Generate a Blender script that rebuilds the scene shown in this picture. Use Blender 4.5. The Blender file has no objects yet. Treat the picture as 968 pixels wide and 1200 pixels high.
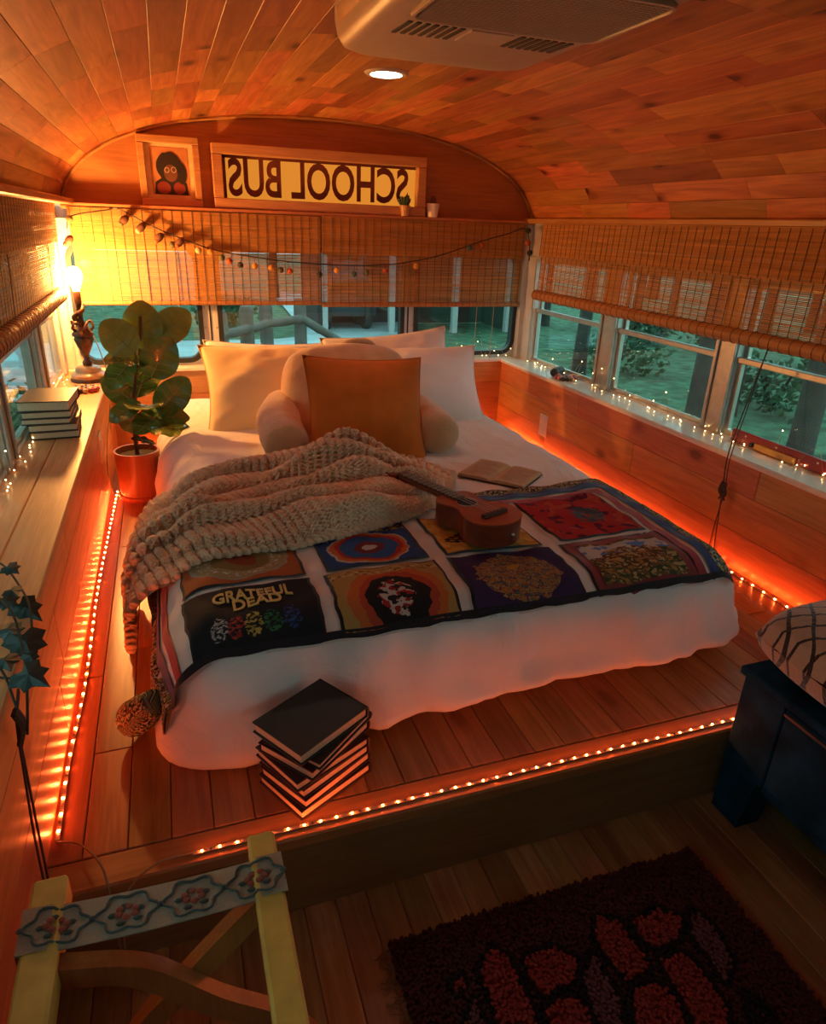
import bpy, bmesh, math, random
import numpy as np
from mathutils import Vector, Matrix, noise
from math import sin, cos, pi, sqrt, radians

random.seed(7)
SC = bpy.context.scene
COL = SC.collection

# ------------------------------------------------------------------ camera
CX, CZ, YAW, PITCH, ROLL, FPX = -0.7845, 1.3076, 0.3489, 0.4008, 0.0375, 787.69
_f = Vector((sin(YAW)*cos(PITCH), cos(YAW)*cos(PITCH), -sin(PITCH)))
_r0 = Vector((cos(YAW), -sin(YAW), 0)); _u0 = _r0.cross(_f)
_r = _r0*cos(ROLL) + _u0*sin(ROLL); _u = _u0*cos(ROLL) - _r0*sin(ROLL)
cd = bpy.data.cameras.new('camera'); cam = bpy.data.objects.new('camera', cd); COL.objects.link(cam)
cd.sensor_fit = 'HORIZONTAL'; cd.sensor_width = 36; cd.lens = FPX/968*36; cd.clip_start = .02; cd.clip_end = 300
cam.matrix_world = Matrix(((_r.x, _u.x, -_f.x, CX), (_r.y, _u.y, -_f.y, 0), (_r.z, _u.z, -_f.z, CZ), (0, 0, 0, 1)))
SC.camera = cam

# ------------------------------------------------------------------ world, exposure
w = bpy.data.worlds.new('world'); SC.world = w; w.use_nodes = True
bg = w.node_tree.nodes['Background']
bg.inputs[0].default_value = (.54, .73, .73, 1); bg.inputs[1].default_value = 2.0
SC.view_settings.view_transform = 'Standard'; SC.view_settings.look = 'None'
SC.view_settings.exposure = 0.55; SC.view_settings.gamma = 1; SC.view_settings.use_curve_mapping = False
SC.cycles.use_denoising = True
SC.cycles.max_bounces = 8; SC.cycles.transparent_max_bounces = 24
SC.cycles.sample_clamp_indirect = 4
LAMP_E, DOWN_E, LED_E, FAIRY_E = 800, 32, 820, 9

def on(px, ax, v):           # a photo pixel's ray met with a plane of the room
    d = _r*((px[0]-484)/FPX) - _u*((px[1]-600)/FPX) + _f
    o = Vector((CX, 0, CZ)); i = 'xyz'.index(ax)
    return o + d*((v-o[i])/d[i])

# ------------------------------------------------------------------ materials
MATS = {}
def _new(name):
    m = bpy.data.materials.new(name); m.use_nodes = True; MATS[name] = m
    nt = m.node_tree; return m, nt, nt.nodes['Principled BSDF']
def nd(nt, t, **kw):
    n = nt.nodes.new(t)
    for k, v in kw.items():
        if k.startswith('_'): setattr(n, k[1:], v)
        else: n.inputs[k.replace('__', ' ')].default_value = v
    return n
def ramp(nt, stops, interp='LINEAR'):
    r = nt.nodes.new('ShaderNodeValToRGB'); r.color_ramp.interpolation = interp
    e = r.color_ramp.elements
    while len(e) > 1: e.remove(e[0])
    e[0].position = stops[0][0]; e[0].color = (*stops[0][1], 1)
    for p, c in stops[1:]:
        x = e.new(p); x.color = (*c, 1)
    return r
def plain(name, col, rough=.6, metal=0, noise_amt=.12, nscale=30, bump=0, bscale=120, emit=None, coat=0, sheen=0, trans=0, spec=.5):
    m, nt, b = _new(name); L = nt.links
    b.inputs['Roughness'].default_value = rough; b.inputs['Metallic'].default_value = metal
    b.inputs['Coat Weight'].default_value = coat; b.inputs['Sheen Weight'].default_value = sheen
    b.inputs['Transmission Weight'].default_value = trans; b.inputs['Specular IOR Level'].default_value = spec
    tc = nd(nt, 'ShaderNodeTexCoord')
    n = nd(nt, 'ShaderNodeTexNoise', Scale=nscale, Detail=4.0); L.new(tc.outputs['Object'], n.inputs['Vector'])
    lo = tuple(c*(1-noise_amt) for c in col); hi = tuple(min(1, c*(1+noise_amt)) for c in col)
    r = ramp(nt, [(.3, lo), (.7, hi)]); L.new(n.outputs[0], r.inputs[0]); L.new(r.outputs[0], b.inputs['Base Color'])
    if bump:
        n2 = nd(nt, 'ShaderNodeTexNoise', Scale=bscale, Detail=3.0); L.new(tc.outputs['Object'], n2.inputs['Vector'])
        bp = nd(nt, 'ShaderNodeBump', Strength=bump, Distance=.004); L.new(n2.outputs[0], bp.inputs['Height']); L.new(bp.outputs[0], b.inputs['Normal'])
    if emit:
        b.inputs['Emission Color'].default_value = (*emit[0], 1); b.inputs['Emission Strength'].default_value = emit[1]
    return m
def wood(name, light, dark, axis='y', rough=.42, knots=.5, var=.3, coat=.15, hue=.02):
    m, nt, b = _new(name); L = nt.links
    tc = nd(nt, 'ShaderNodeTexCoord'); oi = nd(nt, 'ShaderNodeObjectInfo')
    cmb = nd(nt, 'ShaderNodeCombineXYZ')
    for i, k in enumerate((37., 53., 19.)):
        mu = nd(nt, 'ShaderNodeMath', _operation='MULTIPLY'); mu.inputs[1].default_value = k
        L.new(oi.outputs['Random'], mu.inputs[0]); L.new(mu.outputs[0], cmb.inputs[i])
    add = nd(nt, 'ShaderNodeVectorMath', _operation='ADD'); L.new(tc.outputs['Object'], add.inputs[0]); L.new(cmb.outputs[0], add.inputs[1])
    def mp(s_along, s_across):
        q = nd(nt, 'ShaderNodeMapping'); s = [s_across]*3; s['xyz'.index(axis)] = s_along
        q.inputs['Scale'].default_value = s; L.new(add.outputs[0], q.inputs['Vector']); return q
    m1 = mp(1.6, 16); n1 = nd(nt, 'ShaderNodeTexNoise', Scale=1.6, Detail=5.0, Distortion=1.4); L.new(m1.outputs[0], n1.inputs['Vector'])
    m2 = mp(6, 190); n2 = nd(nt, 'ShaderNodeTexNoise', Scale=1.0, Detail=3.0); L.new(m2.outputs[0], n2.inputs['Vector'])
    r1 = ramp(nt, [(.28, dark), (.5, tuple((a+c)/2 for a, c in zip(light, dark))), (.72, light)]); L.new(n1.outputs[0], r1.inputs[0])
    mx = nd(nt, 'ShaderNodeMix', _data_type='RGBA', _blend_type='MULTIPLY'); mx.inputs['Factor'].default_value = .45
    r2 = ramp(nt, [(.3, (.62, .58, .55)), (.65, (1, 1, 1))]); L.new(n2.outputs[0], r2.inputs[0])
    L.new(r1.outputs[0], mx.inputs[6]); L.new(r2.outputs[0], mx.inputs[7])
    out = mx.outputs[2]
    if knots:
        m3 = mp(3.4, 6.5); vo = nd(nt, 'ShaderNodeTexVoronoi', Scale=1.0); L.new(m3.outputs[0], vo.inputs['Vector'])
        r3 = ramp(nt, [(0, (.06, .03, .02)), (.09, (.16, .07, .04)), (.125, (.62, .46, .36)), (.23, (1, 1, 1))]); L.new(vo.outputs['Distance'], r3.inputs[0])
        mk = nd(nt, 'ShaderNodeMix', _data_type='RGBA', _blend_type='MULTIPLY'); mk.inputs['Factor'].default_value = knots
        L.new(out, mk.inputs[6]); L.new(r3.outputs[0], mk.inputs[7]); out = mk.outputs[2]
    hs = nd(nt, 'ShaderNodeHueSaturation')
    mr = nd(nt, 'ShaderNodeMapRange'); mr.inputs['To Min'].default_value = 1-var; mr.inputs['To Max'].default_value = 1+var*.6
    L.new(oi.outputs['Random'], mr.inputs[0]); L.new(mr.outputs[0], hs.inputs['Value'])
    mh = nd(nt, 'ShaderNodeMapRange'); mh.inputs['To Min'].default_value = .5-hue; mh.inputs['To Max'].default_value = .5+hue*.6
    fr = nd(nt, 'ShaderNodeMath', _operation='FRACT'); m7 = nd(nt, 'ShaderNodeMath', _operation='MULTIPLY'); m7.inputs[1].default_value = 7.31
    L.new(oi.outputs['Random'], m7.inputs[0]); L.new(m7.outputs[0], fr.inputs[0]); L.new(fr.outputs[0], mh.inputs[0]); L.new(mh.outputs[0], hs.inputs['Hue'])
    L.new(out, hs.inputs['Color']); L.new(hs.outputs[0], b.inputs['Base Color'])
    b.inputs['Roughness'].default_value = rough; b.inputs['Coat Weight'].default_value = coat; b.inputs['Coat Roughness'].default_value = .3
    bp = nd(nt, 'ShaderNodeBump', Strength=.12, Distance=.002); L.new(n2.outputs[0], bp.inputs['Height']); L.new(bp.outputs[0], b.inputs['Normal'])
    return m
def emis(name, col, s):
    m, nt, b = _new(name)
    nt.nodes.remove(b); e = nd(nt, 'ShaderNodeEmission'); e.inputs[0].default_value = (*col, 1); e.inputs[1].default_value = s
    nt.links.new(e.outputs[0], nt.nodes['Material Output'].inputs[0]); return m
def fabric(name, col, rough=.9, weave=400, bump=.25, sheen=.3, big=.0, amt=.1, trl=0):
    m, nt, b = _new(name); L = nt.links; tc = nd(nt, 'ShaderNodeTexCoord')
    n = nd(nt, 'ShaderNodeTexNoise', Scale=weave, Detail=2.0); L.new(tc.outputs['Object'], n.inputs['Vector'])
    n0 = nd(nt, 'ShaderNodeTexNoise', Scale=7.0, Detail=5.0); L.new(tc.outputs['Object'], n0.inputs['Vector'])
    r = ramp(nt, [(.3, tuple(c*(1-amt) for c in col)), (.7, tuple(min(1, c*(1+amt)) for c in col))]); L.new(n0.outputs[0], r.inputs[0]); L.new(r.outputs[0], b.inputs['Base Color'])
    ad = nd(nt, 'ShaderNodeMath', _operation='MULTIPLY_ADD'); ad.inputs[1].default_value = big; L.new(n0.outputs[0], ad.inputs[0]); L.new(n.outputs[0], ad.inputs[2])
    bp = nd(nt, 'ShaderNodeBump', Strength=bump, Distance=.003); L.new(ad.outputs[0], bp.inputs['Height']); L.new(bp.outputs[0], b.inputs['Normal'])
    b.inputs['Roughness'].default_value = rough; b.inputs['Sheen Weight'].default_value = sheen; b.inputs['Specular IOR Level'].default_value = .2
    return m
def glass(name, tint=(.80, .97, .95), refl=.09):
    m, nt, b = _new(name); nt.nodes.remove(b); L = nt.links
    t = nd(nt, 'ShaderNodeBsdfTransparent'); t.inputs[0].default_value = (*tint, 1)
    g = nd(nt, 'ShaderNodeBsdfGlossy'); g.inputs['Roughness'].default_value = .02
    lw = nd(nt, 'ShaderNodeLayerWeight'); lw.inputs[0].default_value = .5
    pw = nd(nt, 'ShaderNodeMath', _operation='POWER'); pw.inputs[1].default_value = 4.0; L.new(lw.outputs['Facing'], pw.inputs[0])
    ad = nd(nt, 'ShaderNodeMath', _operation='MULTIPLY_ADD', _use_clamp=True); ad.inputs[1].default_value = .6; ad.inputs[2].default_value = refl*.5
    L.new(pw.outputs[0], ad.inputs[0])
    mx = nd(nt, 'ShaderNodeMixShader'); L.new(ad.outputs[0], mx.inputs[0]); L.new(t.outputs[0], mx.inputs[1]); L.new(g.outputs[0], mx.inputs[2])
    L.new(mx.outputs[0], nt.nodes['Material Output'].inputs[0]); return m
def translucent(name, col, amt=.4, rough=.6, nscale=40, namt=.25, stretch=None):
    m, nt, b = _new(name); L = nt.links; tc = nd(nt, 'ShaderNodeTexCoord')
    n = nd(nt, 'ShaderNodeTexNoise', Scale=nscale, Detail=3.0)
    if stretch:
        mp = nd(nt, 'ShaderNodeMapping'); mp.inputs['Scale'].default_value = stretch; L.new(tc.outputs['Object'], mp.inputs[0]); L.new(mp.outputs[0], n.inputs['Vector'])
    else: L.new(tc.outputs['Object'], n.inputs['Vector'])
    r = ramp(nt, [(.3, tuple(c*(1-namt) for c in col)), (.7, tuple(min(1, c*(1+namt)) for c in col))]); L.new(n.outputs[0], r.inputs[0])
    L.new(r.outputs[0], b.inputs['Base Color']); b.inputs['Roughness'].default_value = rough
    t = nd(nt, 'ShaderNodeBsdfTranslucent'); L.new(r.outputs[0], t.inputs[0])
    mx = nd(nt, 'ShaderNodeMixShader'); mx.inputs[0].default_value = amt; L.new(b.outputs[0], mx.inputs[1]); L.new(t.outputs[0], mx.inputs[2])
    L.new(mx.outputs[0], nt.nodes['Material Output'].inputs[0]); return m

PINE_L, PINE_D = (.66, .30, .105), (.36, .135, .04)
M_ceil = wood('ceiling_pine', (.70, .29, .085), (.40, .13, .033), 'y', knots=.9, var=.42)
M_wally = wood('wall_pine', (.68, .29, .09), (.46, .17, .045), 'y', knots=.7, var=.12)
M_wallx = wood('rear_ply', (.54, .24, .085), (.40, .165, .055), 'x', knots=.25, var=.12)
M_floor = wood('floor_pine', (.62, .36, .155), (.34, .165, .062), 'y', rough=.35, knots=.5, var=.34, coat=.3)
M_plat = wood('platform_pine', (.58, .27, .095), (.33, .13, .042), 'y', rough=.36, knots=.5, var=.24, coat=.25)
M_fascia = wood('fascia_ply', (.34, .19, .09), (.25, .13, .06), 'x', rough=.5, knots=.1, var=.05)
M_trim = wood('trim_pine', (.60, .29, .11), (.42, .18, .06), 'y', knots=.2, var=.1)
M_trimx = wood('trim_pine_cross', (.60, .29, .11), (.42, .18, .06), 'x', knots=.15, var=.1)
M_ledge = wood('ledge_maple', (.72, .37, .125), (.54, .25, .075), 'y', rough=.42, knots=.15, var=.1, coat=.12)
M_sill = plain('sill_paint', (.74, .66, .56), .35, noise_amt=.06, coat=.3)
M_metal = plain('painted_metal', (.60, .585, .57), .45, metal=.25, noise_amt=.1, nscale=8)
M_alu = plain('aluminium', (.50, .45, .40), .35, metal=.75, noise_amt=.1)
M_rubber = plain('black_rubber', (.012, .014, .015), .5)
M_glass = glass('window_glass')
M_bamboo = translucent('bamboo', (.62, .29, .085), .30, .85, 1, .28, (3, 3, 160))
M_bamboo_d = translucent('bamboo_dark', (.46, .195, .065), .22, .55, 1, .3, (160, 3, 3))
M_thread = plain('brown_thread', (.10, .05, .025), .8)
M_cord = plain('blind_cord', (.34, .23, .13), .8)
M_darkcord = plain('dark_cord', (.05, .03, .022), .7)
M_white = fabric('white_cotton', (.80, .76, .74), weave=600, bump=.25, big=1.5, amt=.03)
M_duvet = fabric('white_duvet', (.80, .76, .74), weave=600, bump=.25, amt=.03)
_nt = M_duvet.node_tree; _tc = [n for n in _nt.nodes if n.type == 'TEX_COORD'][0]; _b1 = [n for n in _nt.nodes if n.type == 'BUMP'][0]
_mp = nd(_nt, 'ShaderNodeMapping'); _mp.inputs['Scale'].default_value = (1.0, .7, .55); _nt.links.new(_tc.outputs['Object'], _mp.inputs[0])
_wn = nd(_nt, 'ShaderNodeTexNoise', Scale=6.0, Detail=4.0, Distortion=1.6); _nt.links.new(_mp.outputs[0], _wn.inputs['Vector'])
_b2 = nd(_nt, 'ShaderNodeBump', Strength=.55, Distance=.03); _nt.links.new(_wn.outputs[0], _b2.inputs['Height']); _nt.links.new(_b2.outputs[0], _b1.inputs['Normal'])
M_mattress = fabric('grey_sheet', (.42, .39, .37), weave=500, bump=.2, amt=.05)
M_gold_light = emis('bulb_glow', (1, .41, .095), LAMP_E)

# ------------------------------------------------------------------ mesh building
OFF = {}
class MB:
    def __init__(s): s.v = []; s.f = []; s.m = []; s.mi = 0
    def add(s, vs, fs):
        o = len(s.v); s.v += [tuple(p) for p in vs]; s.f += [tuple(i+o for i in f) for f in fs]; s.m += [s.mi]*len(fs); return s
    def box(s, x0, x1, y0, y1, z0, z1, M=None):
        vs = [Vector((x, y, z)) for z in (z0, z1) for y in (y0, y1) for x in (x0, x1)]
        if M is not None: vs = [M @ p for p in vs]
        return s.add(vs, [(0, 2, 3, 1), (4, 5, 7, 6), (0, 1, 5, 4), (2, 6, 7, 3), (0, 4, 6, 2), (1, 3, 7, 5)])
    def cbox(s, x0, x1, y0, y1, z0, z1, c=.003, M=None):      # chamfered box
        x, y, z = (x0+x1)/2, (y0+y1)/2, (z0+z1)/2; a, b, d = (x1-x0)/2, (y1-y0)/2, (z1-z0)/2
        c = min(c, a*.45, b*.45, d*.45); vs = []; idx = {}
        for sx in (-1, 1):
            for sy in (-1, 1):
                for sz in (-1, 1):
                    for k, p in enumerate(((a, b-c, d-c), (a-c, b, d-c), (a-c, b-c, d))):
                        idx[(sx, sy, sz, k)] = len(vs); vs.append(Vector((x+sx*p[0], y+sy*p[1], z+sz*p[2])))
        F = []
        S = (-1, 1)
        for q in S:
            F.append([idx[(q, -1, -1, 0)], idx[(q, 1, -1, 0)], idx[(q, 1, 1, 0)], idx[(q, -1, 1, 0)]])
            F.append([idx[(-1, q, -1, 1)], idx[(1, q, -1, 1)], idx[(1, q, 1, 1)], idx[(-1, q, 1, 1)]])
            F.append([idx[(-1, -1, q, 2)], idx[(1, -1, q, 2)], idx[(1, 1, q, 2)], idx[(-1, 1, q, 2)]])
            for r in S:
                F.append([idx[(q, r, -1, 0)], idx[(q, r, -1, 1)], idx[(q, r, 1, 1)], idx[(q, r, 1, 0)]])
                F.append([idx[(q, -1, r, 0)], idx[(q, -1, r, 2)], idx[(q, 1, r, 2)], idx[(q, 1, r, 0)]])
                F.append([idx[(-1, q, r, 1)], idx[(-1, q, r, 2)], idx[(1, q, r, 2)], idx[(1, q, r, 1)]])
                for t in S: F.append([idx[(q, r, t, 0)], idx[(q, r, t, 1)], idx[(q, r, t, 2)]])
        ctr = Vector((x, y, z)); G = []
        for f in F:
            n = (vs[f[1]]-vs[f[0]]).cross(vs[f[2]]-vs[f[0]]); mid = sum((vs[i] for i in f), Vector())/len(f)
            G.append(f if n.dot(mid-ctr) > 0 else f[::-1])
        if M is not None: vs = [M @ p for p in vs]
        return s.add(vs, G)
    def tube(s, path, r, n=6, caps=True, closed=False):
        P = [Vector(p) for p in path]; N = len(P); vs = []
        rr = r if isinstance(r, (list, tuple)) else [r]*N
        up = None
        for i in range(N):
            t = (P[(i+1) % N if closed else min(i+1, N-1)] - P[(i-1) % N if closed else max(i-1, 0)])
            t = t.normalized() if t.length > 1e-9 else Vector((0, 0, 1))
            if up is None: up = t.orthogonal().normalized()
            up = (up - t*up.dot(t)); up = up.normalized() if up.length > 1e-6 else t.orthogonal().normalized()
            b = t.cross(up)
            for k in range(n):
                a = 2*pi*k/n; vs.append(P[i] + (up*cos(a)+b*sin(a))*rr[i])
        fs = []
        for i in range(N if closed else N-1):
            j = (i+1) % N
            for k in range(n): fs.append((i*n+k, i*n+(k+1) % n, j*n+(k+1) % n, j*n+k))
        if caps and not closed: fs.append(tuple(range(n-1, -1, -1))); fs.append(tuple((N-1)*n+k for k in range(n)))
        return s.add(vs, fs)
    def lathe(s, prof, n=24, c=(0, 0, 0), M=None):
        vs = []; fs = []; N = len(prof)
        for r, z in prof:
            for k in range(n):
                a = 2*pi*k/n; vs.append(Vector((r*cos(a), r*sin(a), z)))
        for i in range(N-1):
            for k in range(n): fs.append((i*n+k, i*n+(k+1) % n, (i+1)*n+(k+1) % n, (i+1)*n+k))
        if prof[0][0] > 1e-6: fs.append(tuple(range(n-1, -1, -1)))
        if prof[-1][0] > 1e-6: fs.append(tuple((N-1)*n+k for k in range(n)))
        if M is not None: vs = [M @ p for p in vs]
        c = Vector(c); return s.add([p+c for p in vs], fs)
    def grid(s, fn, nu, nv, flip=False):
        vs = [fn(i/nu, j/nv) for j in range(nv+1) for i in range(nu+1)]; fs = []
        for j in range(nv):
            for i in range(nu):
                a = j*(nu+1)+i; q = (a, a+1, a+nu+2, a+nu+1); fs.append(q[::-1] if flip else q)
        return s.add(vs, fs)
    def sphere(s, c, r, nu=8, nv=6, sc=(1, 1, 1), M=None):
        vs = []; fs = []
        for j in range(nv+1):
            t = pi*j/nv
            for i in range(nu):
                a = 2*pi*i/nu; vs.append(Vector((r*sc[0]*sin(t)*cos(a), r*sc[1]*sin(t)*sin(a), -r*sc[2]*cos(t))))
        for j in range(nv):
            for i in range(nu): fs.append((j*nu+i, j*nu+(i+1) % nu, (j+1)*nu+(i+1) % nu, (j+1)*nu+i))
        if M is not None: vs = [M @ p for p in vs]
        c = Vector(c); return s.add([p+c for p in vs], fs)
    def prism(s, poly, h0, h1, axis='z', M=None):     # polygon in the other two axes, extruded
        n = len(poly)
        def mk(p, h): return Vector((p[0], p[1], h)) if axis == 'z' else (Vector((p[0], h, p[1])) if axis == 'y' else Vector((h, p[0], p[1])))
        vs = [mk(p, h0) for p in poly]+[mk(p, h1) for p in poly]
        if M is not None: vs = [M @ p for p in vs]
        fs = [tuple(range(n))[::-1], tuple(range(n, 2*n))]+[(i, (i+1) % n, n+(i+1) % n, n+i) for i in range(n)]
        return s.add(vs, fs)
    def plate(s, mk, outer, inner, h0, h1):           # rect plate with a hole; mk(a,b,h)->Vector, rings of equal length
        n = len(inner); vs = [mk(*p, h) for h in (h0, h1) for ring in (outer, inner) for p in ring]; fs = []
        for i in range(n):
            j = (i+1) % n
            fs += [(i, j, n+j, n+i), (2*n+i, 3*n+i, 3*n+j, 2*n+j), (n+i, n+j, 3*n+j, 3*n+i), (i, 2*n+i, 2*n+j, j)]
        return s.add(vs, fs)
    def build(s, name, mat, parent=None, world=True, smooth=None, fix=False):
        off = OFF.get(parent.name, Vector()) if (parent and world) else Vector()
        me = bpy.data.meshes.new(name); me.from_pydata([Vector(p)-off for p in s.v], [], s.f)
        for m in (mat if isinstance(mat, (list, tuple)) else [mat]): me.materials.append(m)
        if isinstance(mat, (list, tuple)): me.polygons.foreach_set('material_index', s.m)
        if fix:
            bm = bmesh.new(); bm.from_mesh(me); bmesh.ops.recalc_face_normals(bm, faces=bm.faces); bm.to_mesh(me); bm.free()
        if smooth is not None:
            me.polygons.foreach_set('use_smooth', [True]*len(me.polygons))
            if smooth < 180: me.set_sharp_from_angle(angle=radians(smooth))
        me.update()
        o = bpy.data.objects.new(name, me); COL.objects.link(o)
        if parent: o.parent = parent; OFF[o.name] = OFF.get(parent.name, Vector())
        else: OFF[o.name] = Vector()
        return o
def tag(o, label=None, cat=None, group=None, kind=None):
    for k, v in (('label', label), ('category', cat), ('group', group), ('kind', kind)):
        if v: o[k] = v
    return o
def thing(name, label, cat, loc=(0, 0, 0), rot=None, group=None, kind=None):
    o = bpy.data.objects.new(name, None); COL.objects.link(o); o.empty_display_size = .05
    o.location = loc; OFF[o.name] = Vector(loc)
    if rot is not None: o.rotation_euler = rot
    return tag(o, label, cat, group, kind)
def struct(name, loc=(0, 0, 0), label=None):
    return thing(name, label, None, loc, kind='structure')
def inst(src, parent, name=None, loc=None, rot=None, scale=None):   # copy sharing mesh data
    o = src.copy(); COL.objects.link(o); o.parent = parent
    if loc is not None: o.location = loc
    if rot is not None: o.rotation_euler = rot
    if scale is not None: o.scale = scale
    return o
def smoothpath(pts, k=6):
    P = [Vector(p) for p in pts]; P = [P[0]*2-P[1]]+P+[P[-1]*2-P[-2]]; out = []
    for i in range(1, len(P)-2):
        for j in range(k):
            t = j/k; a, b, c, d = P[i-1:i+3]
            out.append(.5*((2*b)+(c-a)*t+(2*a-5*b+4*c-d)*t*t+(3*b-a-3*c+d)*t**3))
    out.append(P[-2]); return out
def rrect(x0, x1, y0, y1, r, k=6):
    pts = []
    for cx, cy, a0 in ((x1-r, y1-r, 0), (x0+r, y1-r, 90), (x0+r, y0+r, 180), (x1-r, y0+r, 270)):
        for i in range(k+1):
            a = radians(a0+90*i/k); pts.append((cx+r*cos(a), cy+r*sin(a)))
    return pts
def outer_for(inner, x0, x1, y0, y1, k=6):        # rect boundary points matched to rrect's points
    out = []; n = k+1
    for i, p in enumerate(inner):
        q = i//n; j = (i % n)/k
        if q == 0: out.append((x1, y1) if abs(j-.5) < 1e-6 else ((x1, p[1]) if j < .5 else (p[0], y1)))
        if q == 1: out.append((x0, y1) if abs(j-.5) < 1e-6 else ((p[0], y1) if j < .5 else (x0, p[1])))
        if q == 2: out.append((x0, y0) if abs(j-.5) < 1e-6 else ((x0, p[1]) if j < .5 else (p[0], y0)))
        if q == 3: out.append((x1, y0) if abs(j-.5) < 1e-6 else ((p[0], y0) if j < .5 else (x1, p[1])))
    return out
def nz(x, y=0, z=0): return noise.noise(Vector((x, y, z)))
def text_mesh(body, size=1):
    c = bpy.data.curves.new('lettering_curve', 'FONT'); c.body = body; c.size = size; c.fill_mode = 'FRONT'; c.resolution_u = 4; c.offset = .022
    o = bpy.data.objects.new('lettering_tmp', c); COL.objects.link(o)
    dg = bpy.context.evaluated_depsgraph_get(); me = bpy.data.meshes.new_from_object(o.evaluated_get(dg))
    v = [p.co.copy() for p in me.vertices]; f = [tuple(p.vertices) for p in me.polygons]
    bpy.data.objects.remove(o); bpy.data.curves.remove(c); bpy.data.meshes.remove(me)
    xs = [p.x for p in v]; ys = [p.y for p in v]
    x0, x1, y0, y1 = min(xs), max(xs), min(ys), max(ys)
    return [((p.x-x0)/(x1-x0), (p.y-y0)/(y1-y0)) for p in v], f

# ------------------------------------------------------------------ room dimensions
YB, YS, YW = -2.3, 3.61, 3.67          # added wall behind camera, rear sill front, rear glass / upper wall
XL, XR = -1.094, 1.05                  # inner faces of the low side walls
XLW, XRW = -1.285, 1.195               # side window planes
ZP, ZS, ZT, ZWT = .209, .607, 1.36, 1.17   # platform, sill, trim, window top
YP = .974                              # platform front
ARCH = [(0, 1.778), (.2, 1.772), (.4, 1.757), (.6, 1.728), (.75, 1.695), (.9, 1.645), (1.02, 1.585), (1.10, 1.525), (1.155, 1.46), (1.185, 1.40), (1.195, 1.36)]
def arch_pts():
    pts = smoothpath([(a, 0, b) for a, b in ARCH], 8)
    return [(-p.x, p.z) for p in pts[::-1]][:-1]+[(p.x, p.z) for p in pts]
AP = arch_pts()
_al = [0]
for a, b in zip(AP, AP[1:]): _al.append(_al[-1]+sqrt((a[0]-b[0])**2+(a[1]-b[1])**2))
def arch_at(s):
    for i in range(len(AP)-1):
        if _al[i+1] >= s:
            t = (s-_al[i])/(_al[i+1]-_al[i]); return (AP[i][0]+(AP[i+1][0]-AP[i][0])*t, AP[i][1]+(AP[i+1][1]-AP[i][1])*t)
    return AP[-1]
def ceil_z(x): return float(np.interp(abs(x), [a for a, b in ARCH], [b for a, b in ARCH]))

# ------------------------------------------------------------------ floor
fl = struct('floor', label='narrow pine floorboards of the lower bus floor')
mb = MB().box(-1.32, 1.25, YB, YP+.02, -.06, -.014); mb.build('subfloor', M_fascia, fl)
x = -1.30; pw = .066
while x < 1.2:
    y = YB if random.random() < .5 else .0
    cuts = [0.05+random.uniform(-.1, .1)] if True else []
    ys = [YB, random.uniform(-.5, -.1), random.uniform(.15, .62), YP] if random.random() < .6 else [YB, random.uniform(-.4, .1), YP]
    for a, b in zip(ys, ys[1:]):
        MB().cbox(x+.0006, x+pw-.0006, a+.0006, b-.0006, -.014, 0, .0016).build('floorboard', M_floor, fl)
    x += pw
# platform
pf = struct('floor_platform', label='raised pine bed platform with a dark plywood face')
MB().box(XL-.02, XR+.02, YP+.012, YS, 0.0, ZP-.016).build('platform_base', M_fascia, pf)
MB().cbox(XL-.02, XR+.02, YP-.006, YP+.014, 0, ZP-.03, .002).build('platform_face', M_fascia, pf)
MB().cbox(XL-.02, XR+.02, YP-.012, YP+.06, ZP-.03, ZP, .004).build('platform_nosing', M_trimx, pf)
x = XL-.02; pw = .079
while x < XR+.02:
    ys = [YP+.06, random.uniform(1.3, 1.9), random.uniform(2.2, 2.9), YS] if random.random() < .6 else [YP+.06, random.uniform(1.15, 2.6), YS]
    for a, b in zip(ys, ys[1:]):
        MB().cbox(x+.0007, min(x+pw, XR+.02)-.0007, a+.0007, b-.0007, ZP-.016, ZP, .0018).build('floorboard', M_plat, pf)
    x += pw

# ------------------------------------------------------------------ side walls
def low_wall(name, xf, sgn, label):      # boards on the low wall, face at xf, room on the -sgn side
    wl = struct(name, label=label)
    for zz in ((.0, ZP+.135), (ZP+.135, ZP+.275), (ZP+.275, ZS-.012)):
        y = YB; k = 0
        while y < YS:
            L = random.uniform(.9, 1.6); y2 = min(y+L, YS)
            if YS-y2 < .3: y2 = YS
            a, b = sorted((xf, xf+sgn*.018))
            MB().cbox(a, b, y+.0006, y2-.0006, zz[0]+.0006, zz[1]-.0006, .0016).build('wall_board', M_wally, wl); y = y2
    a, b = sorted((xf+sgn*.018, xf+sgn*.03)); MB().box(a, b, YB, YS, -.02, ZS-.02).build('wall_backing', M_fascia, wl)
    return wl
WR = low_wall('wall_right', XR, 1, 'knotty pine boards of the low right wall')
WL = low_wall('wall_left', XL, -1, 'knotty pine boards of the low left wall')
# sills
s = struct('trim_1', label='pale painted window sill along the right wall')
MB().cbox(XR-.012, XRW+.03, YB, YS, ZS-.016, ZS+.004, .004).build('sill_board', M_sill, s)
s = struct('trim_2', label='glossy maple ledge along the left wall')
for a, b in ((XLW-.02, XLW+.1), (XLW+.1, XL+.012)): MB().cbox(a+.0004, b-.0004, YB, YS+.05, ZS-.02, ZS, .003).build('ledge_board', M_ledge, s)
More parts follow.
